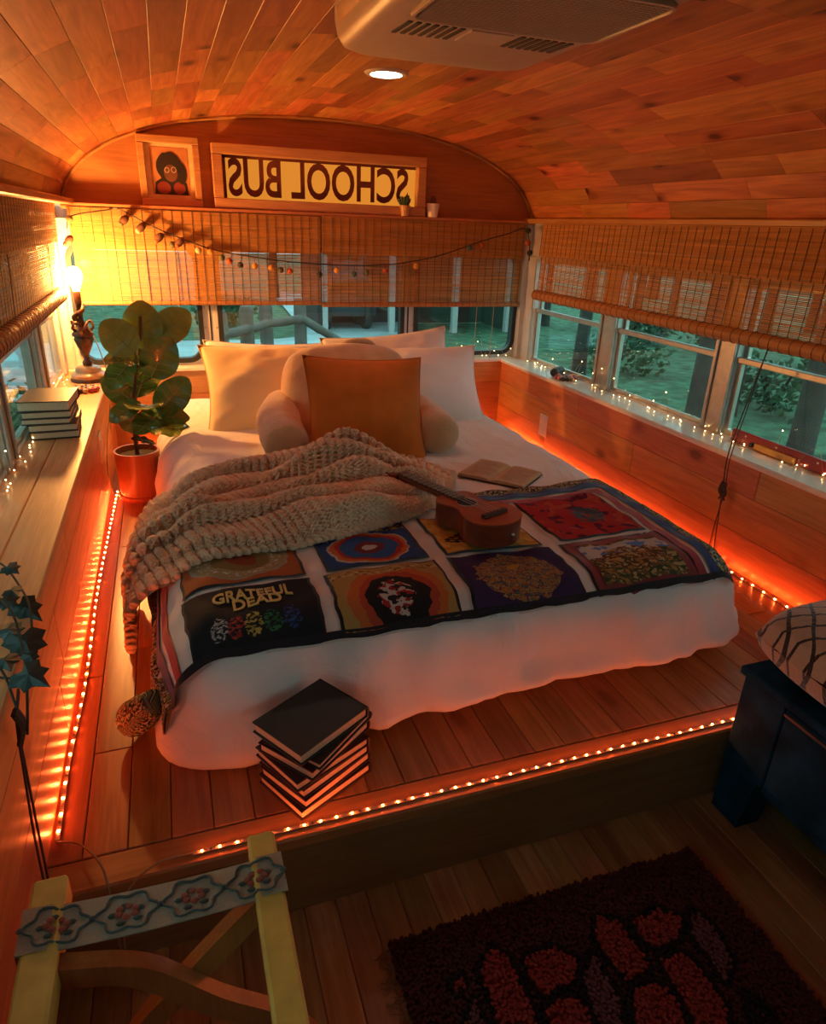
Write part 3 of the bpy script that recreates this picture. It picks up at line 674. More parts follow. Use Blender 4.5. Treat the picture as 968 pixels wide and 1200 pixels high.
# ------------------------------------------------------------------ LED tape
M_tape = plain('led_tape', (.30, .24, .2), .4, coat=.4); M_led = emis('led_glow', (1, .135, .025), LED_E); M_chip = plain('led_chip', (.05, .04, .04), .5)
def led(label, pts, n, upv, sz=1.0):
    t = thing('led_strip', label, 'light strip', pts[0], group='orange LED light strips')
    P = smoothpath(pts, 10); off = OFF[t.name]; m = MB()
    for i in range(len(P)-1):
        a, b = P[i], P[i+1]; d = (b-a).normalized(); sd = d.cross(Vector(upv)).normalized()*.004; u = Vector(upv)*.0012
        m.add([a-sd, a+sd, b+sd, b-sd, a-sd+u, a+sd+u, b+sd+u, b-sd+u], [(0, 1, 2, 3), (7, 6, 5, 4), (0, 4, 5, 1), (1, 5, 6, 2), (2, 6, 7, 3), (3, 7, 4, 0)])
    m.build('tape', M_tape, t, fix=True)
    L = [0]
    for a, b in zip(P, P[1:]): L.append(L[-1]+(b-a).length)
    src = MB().cbox(-.0017*sz, .0017*sz, -.0017*sz, .0017*sz, 0, .0018, .0004).build('diode', M_led, t, world=False); src2 = MB().box(-.0018, .0018, -.0018, .0018, 0, .0012).build('resistor', M_chip, t, world=False)
    for k in range(n):
        d = L[-1]*(k+.5)/n; i = max(j for j in range(len(L)-1) if L[j] <= d); q = P[i]+(P[i+1]-P[i])*((d-L[i])/(L[i+1]-L[i]))+Vector(upv)*.0013-off
        d2 = min(L[-1]*.999, L[-1]*(k+1)/n); i = max(j for j in range(len(L)-1) if L[j] <= d2); q2 = P[i]+(P[i+1]-P[i])*((d2-L[i])/(L[i+1]-L[i]))+Vector(upv)*.0013-off
        if k == 0: src.location = q; src2.location = q2
        else:
            inst(src, t, loc=q)
            if k % 3 == 0: inst(src2, t, loc=q2)
    return t
led('orange LED strip along the foot of the left wall', [(XL+.028, 2.98, ZP+.003), (XL+.02, 2.6, ZP+.002), (XL+.012, 2.1, ZP+.002), (XL+.018, 1.6, ZP+.002), (XL+.010, 1.32, ZP+.002), (XL+.012, 1.09, ZP+.002)], 44, (0, 0, 1), 1.1)
led('orange LED strip along the front edge of the bed platform', [(-.84, YP+.010, ZP+.002), (-.5, YP+.012, ZP+.002), (0, YP+.013, ZP+.002), (.30, YP+.012, ZP+.002), (.52, YP+.014, ZP+.002)], 42, (0, 0, 1), .66)
led('orange LED strip along the foot of the right wall behind the bed', [(XR-.03, 1.06, ZP+.002), (XR-.025, 2.0, ZP+.002), (XR-.03, 3.5, ZP+.002)], 50, (0, 0, 1))
led('orange LED strip along the foot of the rear wall behind the pillows', [(-1.0, YS-.03, ZP+.002), (0, YS-.025, ZP+.002), (.98, YS-.03, ZP+.002)], 30, (0, 0, 1))
t = thing('led_feed_wire', 'thin pale feed wire looping from the wall light strip to the platform edge', 'wire', (-1.06, 1.06, ZP))
MB().tube(smoothpath([(-1.082, 1.085, ZP+.004), (-1.04, 1.06, ZP+.012), (-1.0, 1.0, ZP+.02), (-.985, .96, ZP-.01), (-.98, .93, .12), (-.965, .90, .03), (-.95, .89, .008)], 6), .0022, 5).build('wire', M_cord, t)
MB().tube(smoothpath([(-.84, YP+.010, ZP+.004), (-.90, .972, ZP+.014), (-.955, .945, ZP-.01), (-.97, .92, .1), (-.955, .90, .03), (-.945, .89, .008)], 6), .0022, 5).build('wire', M_cord, t)

# ------------------------------------------------------------------ ceiling fittings
dl = thing('recessed_downlight', 'round recessed ceiling light glowing white', 'ceiling light', (-.022, 2.517, 1.765))
dz = ceil_z(.02)-.001
M_wplastic = plain('white_plastic', (.66, .62, .57), .35, noise_amt=.04)
MB().lathe([(.052, -.001), (.054, -.007), (.068, -.006), (.074, 0), (.074, .004), (.05, .004)], 40, (-.022, 2.517, dz)).build('trim_ring', M_wplastic, dl, smooth=40)
M_down = emis('downlight_glow', (1, .84, .66), DOWN_E)
MB().lathe([(0, -.0045), (.03, -.004), (.0535, -.002), (.0535, .003), (0, .003)], 40, (-.022, 2.517, dz)).build('lens', M_down, dl, smooth=60)

ac = thing('air_conditioner', 'beige ceiling air conditioner with louvred grille', 'air conditioner', (-.12, 1.5, 1.68))
M_ac = plain('ac_plastic', (.50, .42, .35), .4, noise_amt=.05); M_acd = plain('ac_dark', (.035, .028, .025), .5); M_acs = plain('ac_lens', (.55, .36, .2), .15, coat=.6)
x0, x1, y0, y1, zb_ = -.375, .115, 1.02, 1.80, 1.672
m = MB(); K = 5; rings = []
for fr_, z in ((0.90, zb_), (.955, zb_+.010), (.985, zb_+.030), (1.0, zb_+.06), (1.0, 1.79)):
    cx_, cy_ = (x0+x1)/2, (y0+y1)/2; a, b = (x1-x0)/2-(1-fr_)*.30, (y1-y0)/2-(1-fr_)*.45
    rings.append([Vector((cx_+p[0], cy_+p[1], z)) for p in rrect(-a, a, -b, b, .07, K)])
n = len(rings[0]); m.v = [tuple(p) for r in rings for p in r]
for j in range(4):
    for i in range(n): m.f.append((j*n+i, (j+1)*n+i, (j+1)*n+(i+1) % n, j*n+(i+1) % n)); m.m.append(0)
m.f.append(tuple(range(n-1, -1, -1))); m.m.append(0); m.build('housing', M_ac, ac, fix=True, smooth=35)
gr = MB().add([Vector((p[0], p[1], zb_-h)) for h in (.0, .004) for p in rrect(-.31, .075, 1.12, 1.385, .03, 4)], [tuple(range(20, 40))]+[(i, (i+1) % 20, 20+(i+1) % 20, 20+i) for i in range(20)]).build('grille', M_acd, ac, fix=True)
m = MB()
k = 0; xx = -.303
while xx < .07:
    m.box(xx, xx+.0034, 1.125, 1.38, zb_-.0075, zb_-.003); xx += .0105
yy = 1.128
while yy < 1.38: m.box(-.305, .07, yy, yy+.0034, zb_-.0085, zb_-.004); yy += .0105
m.build('grille_mesh', M_ac, gr)['kind'] = 'stuff'
m = MB(); m.tube([(p[0], p[1], zb_-.004) for p in rrect(-.316, .081, 1.114, 1.391, .034, 4)], .006, 6, closed=True); m.build('grille_rim', M_ac, gr, smooth=60)
for c in (-.245, .0):
    for i in range(7):
        a = c-.058+i*.0185
        MB().add([Vector((a+dx, y, z)) for z in (zb_-.0025, zb_+.002) for dx, y in ((0, 1.43), (.0095, 1.43), (.0035, 1.52), (-.006, 1.52))], [(3, 2, 1, 0), (4, 5, 6, 7), (0, 1, 5, 4), (1, 2, 6, 5), (2, 3, 7, 6), (3, 0, 4, 7)]).build('louvre_slot', M_acd, ac)
MB().cbox(-.17, -.075, 1.43, 1.52, zb_-.003, zb_+.003, .002).build('badge_plate', M_ac, ac)
MB().cbox(-.02, .10, 1.035, 1.085, zb_-.003, zb_+.004, .002).build('display', M_acd, ac)
m = MB(); m.grid(lambda u, v: Vector((x0-.004+.075*(1-cos(u*pi/2))*.8, 1.28+v*.42, zb_+.075-.070*sin(u*pi/2))), 8, 4); m.build('side_duct_lens', M_acs, ac, smooth=60)

ac.location = ac.location+Vector((.008, .045, 0))
# outlet and switch plates
t = thing('wall_outlet', 'white electrical outlet plate on the right pine wall', 'outlet', (XR, 3.055, .30))
MB().cbox(XR-.006, XR, 3.015, 3.09, .298, .415, .003).build('cover_plate', M_wplastic, t)
for zz in (.327, .386): MB().cbox(XR-.009, XR-.005, 3.035, 3.07, zz-.016, zz+.016, .003).build('socket', M_wplastic, t)
t = thing('wall_switch', 'white switch plate on the left pine wall beside the plant', 'switch', (XL, 2.83, .42))
MB().cbox(XL, XL+.006, 2.79, 2.87, .40, .515, .003).build('cover_plate', M_wplastic, t)
MB().cbox(XL+.005, XL+.011, 2.815, 2.845, .43, .485, .003).build('rocker', M_wplastic, t)

# emergency exit release bar on the right window
t = thing('emergency_exit_bar', 'red emergency window bar with brass plate on the right sill', 'window bar', (1.15, 1.6, ZS+.004))
M_red = plain('red_enamel', (.30, .018, .022), .35, coat=.3); M_brass = plain('brass', (.62, .36, .12), .3, metal=.6)
MB().cbox(1.163, 1.178, 1.15, 1.90, ZS+.006, ZS+.052, .004).build('bar', M_red, t)
MB().cbox(1.155, 1.163, 1.60, 1.78, ZS+.006, ZS+.030, .002).build('plate', M_brass, t)
Mk = Matrix.Translation((1.153, 1.79, ZS+.020)) @ Matrix.Rotation(pi/2, 4, 'Y')
MB().lathe([(0, -.006), (.008, -.006), (.009, 0), (.007, .008), (0, .009)], 14, (0, 0, 0), Mk).build('knob', M_rubber, t, smooth=40)
for yy in (1.83, 1.69, 1.52, 1.42): MB().cbox(1.1615, 1.1635, yy-.004, yy+.004, ZS+.036, ZS+.042, .0005).build('rivet', M_wplastic, t)

# ------------------------------------------------------------------ bed
random.seed(21)
BX0, BX1, BY0, BY1, BR = -.872, .69, 1.195, 3.50, .15
BZ, BE, BD = .50, .345, .145          # top, shoulder height, shoulder width
def bed_d(x, y):
    cx, cy = (BX0+BX1)/2, (BY0+BY1)/2; qx = abs(x-cx)-((BX1-BX0)/2-BR); qy = abs(y-cy)-((BY1-BY0)/2-BR)
    return BR-(sqrt(max(qx, 0)**2+max(qy, 0)**2)+min(max(qx, qy), 0))
def bump(x, y): return .012*nz(x*2.6, y*2.6, 1)+.005*nz(x*7, y*6, 4)
def hbed(x, y):
    d = bed_d(x, y); b = bump(x, y)
    if d >= BD: return BZ+b
    d = max(d, 0); return BE+(BZ-BE)*sqrt(max(0, 1-(1-d/BD)**2))+b*(d/BD)
bed = thing('bed', 'queen bed with a puffy white duvet on the raised platform', 'bed', ((BX0+BX1)/2, 2.35, ZP))
MB().cbox(BX0+.06, BX1-.02, BY0+.045, BY1-.02, ZP+.002, .36, .03).build('mattress', M_mattress, bed, smooth=60)
per = rrect(BX0, BX1, BY0, BY1, BR, 10); P = []
for a, b in zip(per, per[1:]+per[:1]):
    L = sqrt((a[0]-b[0])**2+(a[1]-b[1])**2); k = max(1, int(L/.02))
    for i in range(k): P.append((a[0]+(b[0]-a[0])*i/k, a[1]+(b[1]-a[1])*i/k))
NP = len(P); cx, cy = (BX0+BX1)/2, (BY0+BY1)/2
NRM = []
for i in range(NP):
    a, b = P[i-1], P[(i+1) % NP]; t = Vector((b[0]-a[0], b[1]-a[1])).normalized(); NRM.append(Vector((t.y, -t.x)))
m = MB(); fr = [i/44 for i in range(1, 33)]+[.74+.26*(i/26) for i in range(1, 27)]
def fold(i, zz):
    px, py = P[i]; front = max(0, min(1, (1.5-py)/.3))
    return .022*nz(px*4, py*4, zz*5)+.026*abs(nz(px*7+zz*4, py*7, 5))+.010*nz(px*19+zz*14, py*19, zz*9)-(.042*math.exp(-((px+.55)/.10)**2) if py < 1.3 else 0)
m.v.append((cx, cy, hbed(cx, cy)))
for s_ in fr:
    for i in range(NP):
        x, y = cx+(P[i][0]-cx)*s_, cy+(P[i][1]-cy)*s_; wr = .012*nz(x*5+y*2, y*3.5, 8)*abs(nz(x*3, y*3, 2))*2+.008*abs(nz(x*9-y*5, y*6, 3))
        k_ = max(0, 1-bed_d(x, y)/.13); fo = fold(i, .31)*1.4*k_
        m.v.append((x+NRM[i].x*fo, y+NRM[i].y*fo, hbed(x, y)+wr*(1-.6*k_)))
side = [(.012, .31), (.024, .285), (.030, .265), (.030, .25), (.022, .236), (.008, .228), (-.02, .224), (-.05, .226)]
for o_, z in side:
    for i in range(NP):
        px, py = P[i]; k_ = max(0, min(1, (py-1.15)/.3)); right = max(0, min(1, (px+.55)/.5))
        lift = right*.052*(1 if py < 1.5 else .4)-(1-right)*.010*(py < 1.6)
        zz = max(ZP+.004, z+lift*(1-(z-.22)/.12)+.010*nz(px*4, py*4, 11)*(z < .26))
        of = o_+fold(i, z)*(1.4 if o_ > -.01 else .6)+(1-right)*.008*max(0, (.30-z)/.08)*(py < 1.5)*(o_ > 0)
        q = NRM[i]; m.v.append((px+q.x*of, py+q.y*of, zz))
R = len(fr)+len(side)
for i in range(NP): m.f.append((0, 1+i, 1+(i+1) % NP)); m.m.append(0)
for r_ in range(R-1):
    for i in range(NP): m.f.append((1+r_*NP+i, 1+(r_+1)*NP+i, 1+(r_+1)*NP+(i+1) % NP, 1+r_*NP+(i+1) % NP)); m.m.append(0)
dv = m.build('duvet', M_duvet, bed, fix=True, smooth=180)

# ------------------------------------------------------------------ pillows
def pillow_mesh(w_, h_, T, n=26, pinch=.10, wr=.020, seed=0, exps=(2.0, .66), rnd=0):
    m = MB(); vs = []
    for sg_ in (1, -1):
        for j in range(n+1):
            for i in range(n+1):
                u, v = -1+2*i/n, -1+2*j/n
                x = w_/2*u*(1-pinch*(1-v*v)*abs(u)-rnd*u*u*v*v); y = h_/2*v*(1-pinch*(1-u*u)*abs(v)-rnd*u*u*v*v)
                th = T/2*((1-abs(u)**exps[0])*(1-abs(v)**exps[0]))**exps[1]
                q = wr*nz(u*2.3+seed, v*2.3, sg_*3)*(th/(T/2))+wr*.5*nz(u*6+seed, v*6, sg_)*(th/(T/2))**.5
                vs.append(Vector((x, y, sg_*(th+q))))
    N = (n+1)**2; fs = []
    for j in range(n):
        for i in range(n):
            a = j*(n+1)+i; fs.append((a, a+1, a+n+2, a+n+1)); fs.append((N+a, N+a+n+1, N+a+n+2, N+a+1))
    m.add(vs, fs); return m
def pillow(name, label, cat, size, c, tilt, yaw, roll, mat, group=None, seed=0, **kw):
    t = thing(name, label, cat, c, group=group)
    M = Matrix.Rotation(radians(yaw), 3, 'Z') @ Matrix.Rotation(radians(tilt), 3, 'X') @ Matrix.Rotation(radians(roll), 3, 'Z')
    m = pillow_mesh(*size, seed=seed, **kw); m.v = [tuple(M @ Vector(p)) for p in m.v]
    o = m.build('cover', mat, t, world=False, smooth=180)
    md = o.modifiers.new('weld', 'WELD'); md.merge_threshold = .0008
    w_, h_ = size[0], size[1]; edge = []
    for k in range(80):
        a = k/20; q = int(a); f_ = (a-q)*2-1
        u, v = ((f_, -1), (1, f_), (-f_, 1), (-1, -f_))[q]; pn = kw.get('pinch', .10)
        edge.append(M @ Vector((w_/2*u*(1-pn*(1-v*v)*abs(u)), h_/2*v*(1-pn*(1-u*u)*abs(v)), 0)))
    MB().tube(edge, .0022, 5, closed=True).build('seam', mat, t, world=False, smooth=60)
    return t
M_pil2 = fabric('ivory_cotton', (.84, .64, .32), weave=500, bump=.3, big=2, amt=.03)
M_velvet = fabric('rust_velvet', (.60, .15, .012), weave=250, bump=.25, sheen=.08, amt=.16, rough=.75)
M_fleece = fabric('tan_fleece', (.56, .33, .16), weave=160, bump=.9, sheen=.8, amt=.18)
pillow('bed_pillow', 'pale yellow bed pillow leaning on the side of the leafy plant', 'pillow', (.68, .46, .24), (-.345, 2.95, .625), 50, 0, -1, M_pil2, 'bed pillows', 1)
pillow('bed_pillow', 'white bed pillow leaning behind the rust cushion near the right wall', 'pillow', (.66, .46, .24), (.26, 2.90, .62), 50, -3, -1, M_white, 'bed pillows', 2)
pillow('bed_pillow', 'white bed pillow at the back, its corner peeking above the right pillow', 'pillow', (.66, .46, .17), (.24, 3.18, .625), 58, -2, 5, M_white, 'bed pillows', 3)
pillow('bed_pillow', 'white bed pillow at the back, almost hidden by the yellow pillow', 'pillow', (.66, .46, .15), (-.32, 3.22, .585), 58, 2, -2, M_white, 'bed pillows', 6)
# reading pillow with arms
br = thing('reading_pillow', 'tan fleece reading pillow with two round arms', 'pillow', (-.12, 2.62, .5))
mm = pillow_mesh(.56, .47, .26, pinch=.0, seed=5, wr=.02, exps=(2.4, .5), rnd=.20); M = Matrix.Translation((-.11, 2.68, .640)) @ Matrix.Rotation(radians(66), 4, 'X')
mm.v = [tuple(M @ Vector(p)) for p in mm.v]; o = mm.build('back', M_fleece, br, smooth=180); o.modifiers.new('weld', 'WELD').merge_threshold = .001
for sx, ax in ((-1, -.425), (1, .165)):
    pa = smoothpath([(ax-sx*.05, 2.72, .60), (ax-sx*.01, 2.60, .59), (ax, 2.47, .577), (ax, 2.36, .568), (ax, 2.30, .562)], 6); n = len(pa)
    MB().tube(pa, [.085*min(1, sqrt(max(.04, 1-((max(i-(n-7), 0))/6.2)**2)))*(1+.05*nz(i*.4, sx)) for i in range(n)], 20).build('arm', M_fleece, br, smooth=180)
MB().tube(smoothpath([(-.13, 2.80, .825), (-.09, 2.78, .853), (-.01, 2.78, .856), (.03, 2.80, .83)], 6), .014, 8).build('carry_handle', M_fleece, br, smooth=180)
c = pillow('velvet_cushion', 'square rust orange velvet cushion standing in front of the other pillows', 'cushion', (.46, .42, .19), (-.12, 2.37, .665), 66, 2, -3, M_velvet, seed=9, pinch=.075, wr=.012)

# ------------------------------------------------------------------ patchwork quilt
QX0, QX1, QY0, QY1 = -1.16, .605, 1.232, 1.865
XE = BX0+.145
def qpos(s, t, e=0.0):
    """quilt coordinate -> place on the bed, e lifted off the cloth"""
    w_ = .004*sin(s*47)*sin(t*47+1)+.003*nz(s*9, t*9)
    if s >= XE:
        x = s; z = hbed(x, t)+.012+w_
        n = Vector((0, -max(0, (1.33-t))*3.5, 1)).normalized()
        return Vector((x, t, z))+n*e
    a = XE-s; zt = hbed(XE, t)+.012; rx, rz = .157, zt-.357; q = .236
    if a < q:
        th = a/q*pi/2; p = Vector((XE-rx*sin(th), t, zt-rz*(1-cos(th))+w_)); n = Vector((-sin(th), -max(0, (1.33-t))*3, cos(th))).normalized()
    else:
        k = a-q; p = Vector((XE-rx-.012-.02*nz(t*6, k*5)-k*.15, t+.25*k, zt-rz-k*.95)); n = Vector((-1, -.1, .15)).normalized()
    front = max(0, 1.40-t)/.17
    p.x += .035*front*min(1, a/.2)
    return p+n*e
def qend(t): return -1.045-.09*max(0, min(1, (1.62-t)/.3))
ql = thing('patchwork_quilt', 'patchwork quilt of printed music squares spread over the foot of the bed', 'quilt', (-.1, 1.55, .5))
M_qw = fabric('quilt_white', (.72, .65, .60), weave=500, bump=.3, amt=.08)
m = MB(); NS, NT = 130, 46
for lay, e in ((0, 0), (1, -.008)):
    m.grid(lambda u, v: qpos(qend(QY0+(QY1-QY0)*v)+(QX1-qend(QY0+(QY1-QY0)*v))*u, QY0+(QY1-QY0)*v, e), NS, NT, flip=bool(lay))
m.build('sashing', M_qw, ql, smooth=180)
def qpatch(s0, s1, t0, t1, e, wob=.004, nu=16, nv=14, sd=0):
    m = MB()
    m.grid(lambda u, v: qpos(s0+(s1-s0)*u+wob*nz(v*5+sd, u*2), t0+(t1-t0)*v+wob*nz(u*5+sd, v*2, 3), e), nu, nv)
    return m
def uvmat(name, build):
    m, nt, b = _new(name); uv = nd(nt, 'ShaderNodeUVMap'); col = build(nt, uv.outputs[0]); nt.links.new(col, b.inputs['Base Color'])
    b.inputs['Roughness'].default_value = .85; b.inputs['Specular IOR Level'].default_value = .2
    n = nd(nt, 'ShaderNodeTexNoise', Scale=40.0, Detail=3.0); nt.links.new(uv.outputs[0], n.inputs['Vector']); bp = nd(nt, 'ShaderNodeBump', Strength=.25, Distance=.003); nt.links.new(n.outputs[0], bp.inputs['Height']); nt.links.new(bp.outputs[0], b.inputs['Normal'])
    return m
def setuv(o, nu, nv):
    me = o.data; uv = me.uv_layers.new(name='UVMap')
    for l in me.loops:
        i = l.vertex_index % ((nu+1)*(nv+1)); uv.data[l.index].uv = ((i % (nu+1))/nu, (i//(nu+1))/nv)
def ringmap(nt, uv, c, sx, sy, stops, wob=.06, wsc=9, interp='CONSTANT'):
    """elliptical bands about c"""
    L = nt.links; sub = nd(nt, 'ShaderNodeVectorMath', _operation='SUBTRACT'); sub.inputs[1].default_value = (*c, 0); L.new(uv, sub.inputs[0])
    mul = nd(nt, 'ShaderNodeVectorMath', _operation='MULTIPLY'); mul.inputs[1].default_value = (1/sx, 1/sy, 0); L.new(sub.outputs[0], mul.inputs[0])
    ln = nd(nt, 'ShaderNodeVectorMath', _operation='LENGTH'); L.new(mul.outputs[0], ln.inputs[0])
    n = nd(nt, 'ShaderNodeTexNoise', Scale=float(wsc), Detail=3.0); L.new(uv, n.inputs['Vector'])
    ad = nd(nt, 'ShaderNodeMath', _operation='MULTIPLY_ADD'); ad.inputs[1].default_value = wob*4; L.new(n.outputs[0], ad.inputs[0])
    sb = nd(nt, 'ShaderNodeMath', _operation='SUBTRACT'); sb.inputs[1].default_value = wob*2; L.new(ln.outputs['Value'], sb.inputs[0]); L.new(sb.outputs[0], ad.inputs[2])
    dv2 = nd(nt, 'ShaderNodeMath', _operation='MULTIPLY'); dv2.inputs[1].default_value = .5; L.new(ad.outputs[0], dv2.inputs[0])
    r = ramp(nt, [(p*.5, c_) for p, c_ in stops], interp); L.new(dv2.outputs[0], r.inputs[0]); return r.outputs[0]
def speck(nt, uv, base, cols, scale, thr, ramp_by=None):
    """scattered flecks of colour over a base"""
    L = nt.links; n = nd(nt, 'ShaderNodeTexNoise', Scale=float(scale), Detail=2.0); L.new(uv, n.inputs['Vector'])
    r = ramp(nt, [(0, (0, 0, 0)), (thr, (1, 1, 1))], 'CONSTANT'); L.new(n.outputs[0], r.inputs[0])
    n2 = nd(nt, 'ShaderNodeTexNoise', Scale=float(scale)*.6, Detail=1.0); L.new(uv, n2.inputs['Vector'])
    k = len(cols); r2 = ramp(nt, [(.3+.4*i/k, c) for i, c in enumerate(cols)], 'CONSTANT'); L.new(n2.outputs[0], r2.inputs[0])
    mx = nd(nt, 'ShaderNodeMix', _data_type='RGBA'); L.new(r.outputs[0], mx.inputs[0]); L.new(base, mx.inputs[6]); L.new(r2.outputs[0], mx.inputs[7]); return mx.outputs[2]
def band(nt, uv, a, b, axis, inside, outside):
    """inside between a and b along axis, else outside"""
    L = nt.links; sp = nd(nt, 'ShaderNodeSeparateXYZ'); L.new(uv, sp.inputs[0])
    n = nd(nt, 'ShaderNodeTexNoise', Scale=11.0, Detail=3.0); L.new(uv, n.inputs['Vector'])
    ad = nd(nt, 'ShaderNodeMath', _operation='MULTIPLY_ADD'); ad.inputs[1].default_value = .12; L.new(n.outputs[0], ad.inputs[0]); L.new(sp.outputs[axis], ad.inputs[2])
    r = ramp(nt, [(0, (0, 0, 0)), (a+.06, (1, 1, 1)), (b+.06, (0, 0, 0))], 'CONSTANT'); L.new(ad.outputs[0], r.inputs[0])
    mx = nd(nt, 'ShaderNodeMix', _data_type='RGBA'); L.new(r.outputs[0], mx.inputs[0]); L.new(outside, mx.inputs[6]); L.new(inside, mx.inputs[7]); return mx.outputs[2]
def const(nt, c): n = nd(nt, 'ShaderNodeRGB'); n.outputs[0].default_value = (*c, 1); return n.outputs[0]
BLK, NAVY, GOLD, ORG, RED, SIL, PUR = (.012, .012, .014), (.02, .045, .16), (.50, .27, .04), (.50, .13, .03), (.36, .022, .025), (.55, .50, .46), (.05, .02, .07)
def pm1(nt, uv):
    a = ringmap(nt, uv, (.5, .5), .42, .42, [(0, (.22, .05, .02)), (.34, (.20, .13, .045)), (.62, (.30, .23, .10)), (.98, (.30, .27, .22)), (1.05, (.34, .10, .03))], .05)
    b = ringmap(nt, uv, (.5, .5), .42, .42, [(0, (0, 0, 0)), (.68, (1, 1, 1)), (.9, (0, 0, 0))], .03)
    s_ = speck(nt, uv, a, [SIL, (.4, .38, .36)], 26, .56); mx = nd(nt, 'ShaderNodeMix', _data_type='RGBA'); nt.links.new(b, mx.inputs[0]); nt.links.new(a, mx.inputs[6]); nt.links.new(s_, mx.inputs[7]); return mx.outputs[2]
def pm2(nt, uv):
    a = ringmap(nt, uv, (.5, .40), .42, .40, [(0, SIL), (.16, (.16, .03, .04)), (.36, (.03, .10, .30)), (.72, RED), (.84, ORG), (.96, (.5, .42, .35)), (1.02, (.025, .07, .22))], .06)
    t_ = speck(nt, uv, const(nt, NAVY), [ORG, GOLD, (.5, .4, .3)], 16, .50); return band(nt, uv, .80, .95, 1, t_, a)
def pm3(nt, uv):
    a = speck(nt, uv, const(nt, (.55, .30, .055)), [(.48, .22, .03), (.62, .38, .09)], 7, .5)
    b = ringmap(nt, uv, (.42, .30), .34, .18, [(0, (1, 1, 1)), (1, (0, 0, 0))], .18); s_ = speck(nt, uv, a, [BLK, (.05, .03, .02)], 20, .46)
    mx = nd(nt, 'ShaderNodeMix', _data_type='RGBA'); nt.links.new(b, mx.inputs[0]); nt.links.new(a, mx.inputs[6]); nt.links.new(s_, mx.inputs[7]); return mx.outputs[2]
def pm4(nt, uv):
    a = speck(nt, uv, const(nt, (.36, .02, .022)), [(.10, .008, .03), (.42, .06, .03)], 6, .55)
    return ringmap_over(nt, uv, a, (.62, .48), .17, .22, [(.08, .10, .12), (.05, .07, .10)])
def ringmap_over(nt, uv, base, c, sx, sy, cols, thr=.42, sc=14):
    b = ringmap(nt, uv, c, sx, sy, [(0, (1, 1, 1)), (1, (0, 0, 0))], .22, 14); s_ = speck(nt, uv, base, cols, sc, thr)
    mx = nd(nt, 'ShaderNodeMix', _data_type='RGBA'); nt.links.new(b, mx.inputs[0]); nt.links.new(base, mx.inputs[6]); nt.links.new(s_, mx.inputs[7]); return mx.outputs[2]
def pm5(nt, uv):
    a = const(nt, (.014, .016, .020))
    for cx_, col in ((.24, (.45, .43, .42)), (.37, (.40, .05, .03)), (.49, (.45, .38, .08)), (.63, (.03, .16, .06)), (.78, (.03, .07, .25))):
        a = ringmap_over(nt, uv, a, (cx_, .24), .065, .15, [col, tuple(q*.6 for q in col)], .50, 30)
    return a
def pm6(nt, uv):
    a = ringmap(nt, uv, (.52, .32), .44, .62, [(0, (.015, .014, .015)), (.62, (.42, .06, .03)), (.78, ORG), (.98, (.40, .24, .07))], .05)
    a = ringmap_over(nt, uv, a, (.50, .34), .15, .26, [RED, (.5, .42, .36), (.28, .02, .02)], .46, 12)
    t_ = speck(nt, uv, const(nt, (.40, .25, .08)), [(.20, .10, .03), (.52, .40, .18)], 24, .5); return band(nt, uv, .82, .96, 1, t_, a)
def pm7(nt, uv):
    a = const(nt, (.045, .022, .075))
    f_ = speck(nt, uv, const(nt, (.36, .10, .03)), [(.42, .16, .04), (.10, .12, .06), (.38, .22, .10), (.12, .04, .05), (.08, .11, .10)], 30, .42)
    b = ringmap(nt, uv, (.5, .46), .40, .46, [(0, (1, 1, 1)), (.95, (0, 0, 0))], .12)
    mx = nd(nt, 'ShaderNodeMix', _data_type='RGBA'); nt.links.new(b, mx.inputs[0]); nt.links.new(a, mx.inputs[6]); nt.links.new(f_, mx.inputs[7])
    c_ = ringmap(nt, uv, (.5, .62), .06, .05, [(0, (1, 1, 1)), (1, (0, 0, 0))], .02); m2 = nd(nt, 'ShaderNodeMix', _data_type='RGBA'); nt.links.new(c_, m2.inputs[0]); nt.links.new(mx.outputs[2], m2.inputs[6]); m2.inputs[7].default_value = (*GOLD, 1); return m2.outputs[2]
def pm8(nt, uv):
    sky = speck(nt, uv, const(nt, (.50, .47, .42)), [(.10, .22, .50), (.42, .44, .44)], 5, .52)
    gd = speck(nt, uv, const(nt, (.16, .09, .035)), [(.36, .17, .05), (.05, .06, .025), (.42, .28, .12)], 15, .46)
    a = band(nt, uv, .56, .99, 1, sky, gd)
    a = ringmap_over(nt, uv, a, (.50, .48), .34, .30, [(.32, .15, .045), (.10, .045, .02), (.42, .26, .10)], .40, 18); return a
specs = [(-.812, -.535, 1.462, 1.690, pm1, 'brown'), (-.470, -.212, 1.462, 1.690, pm2, 'blue'), (-.150, .122, 1.462, 1.690, pm3, 'ochre'), (.195, .470, 1.468, 1.745, pm4, 'red'),
         (-.815, -.530, 1.238, 1.432, pm5, 'black'), (-.482, -.205, 1.238, 1.432, pm6, 'gold'), (-.158, .132, 1.238, 1.432, pm7, 'purple'), (.205, .462, 1.250, 1.415, pm8, 'landscape')]
M_out = fabric('patch_outline', (.016, .014, .018), weave=400, bump=.2); M_pred = fabric('patch_red', (.22, .03, .03), weave=400, bump=.2, amt=.3)
plabels = {'brown': 'brown square with an olive oval', 'blue': 'blue square with an orange ring', 'ochre': 'ochre yellow square with dark marks', 'red': 'red square with a dark smudge', 'black': 'black square lettered in gold', 'gold': 'gold square with a black oval', 'purple': 'purple square with a mottled orange oval', 'landscape': 'small landscape square with a red border'}
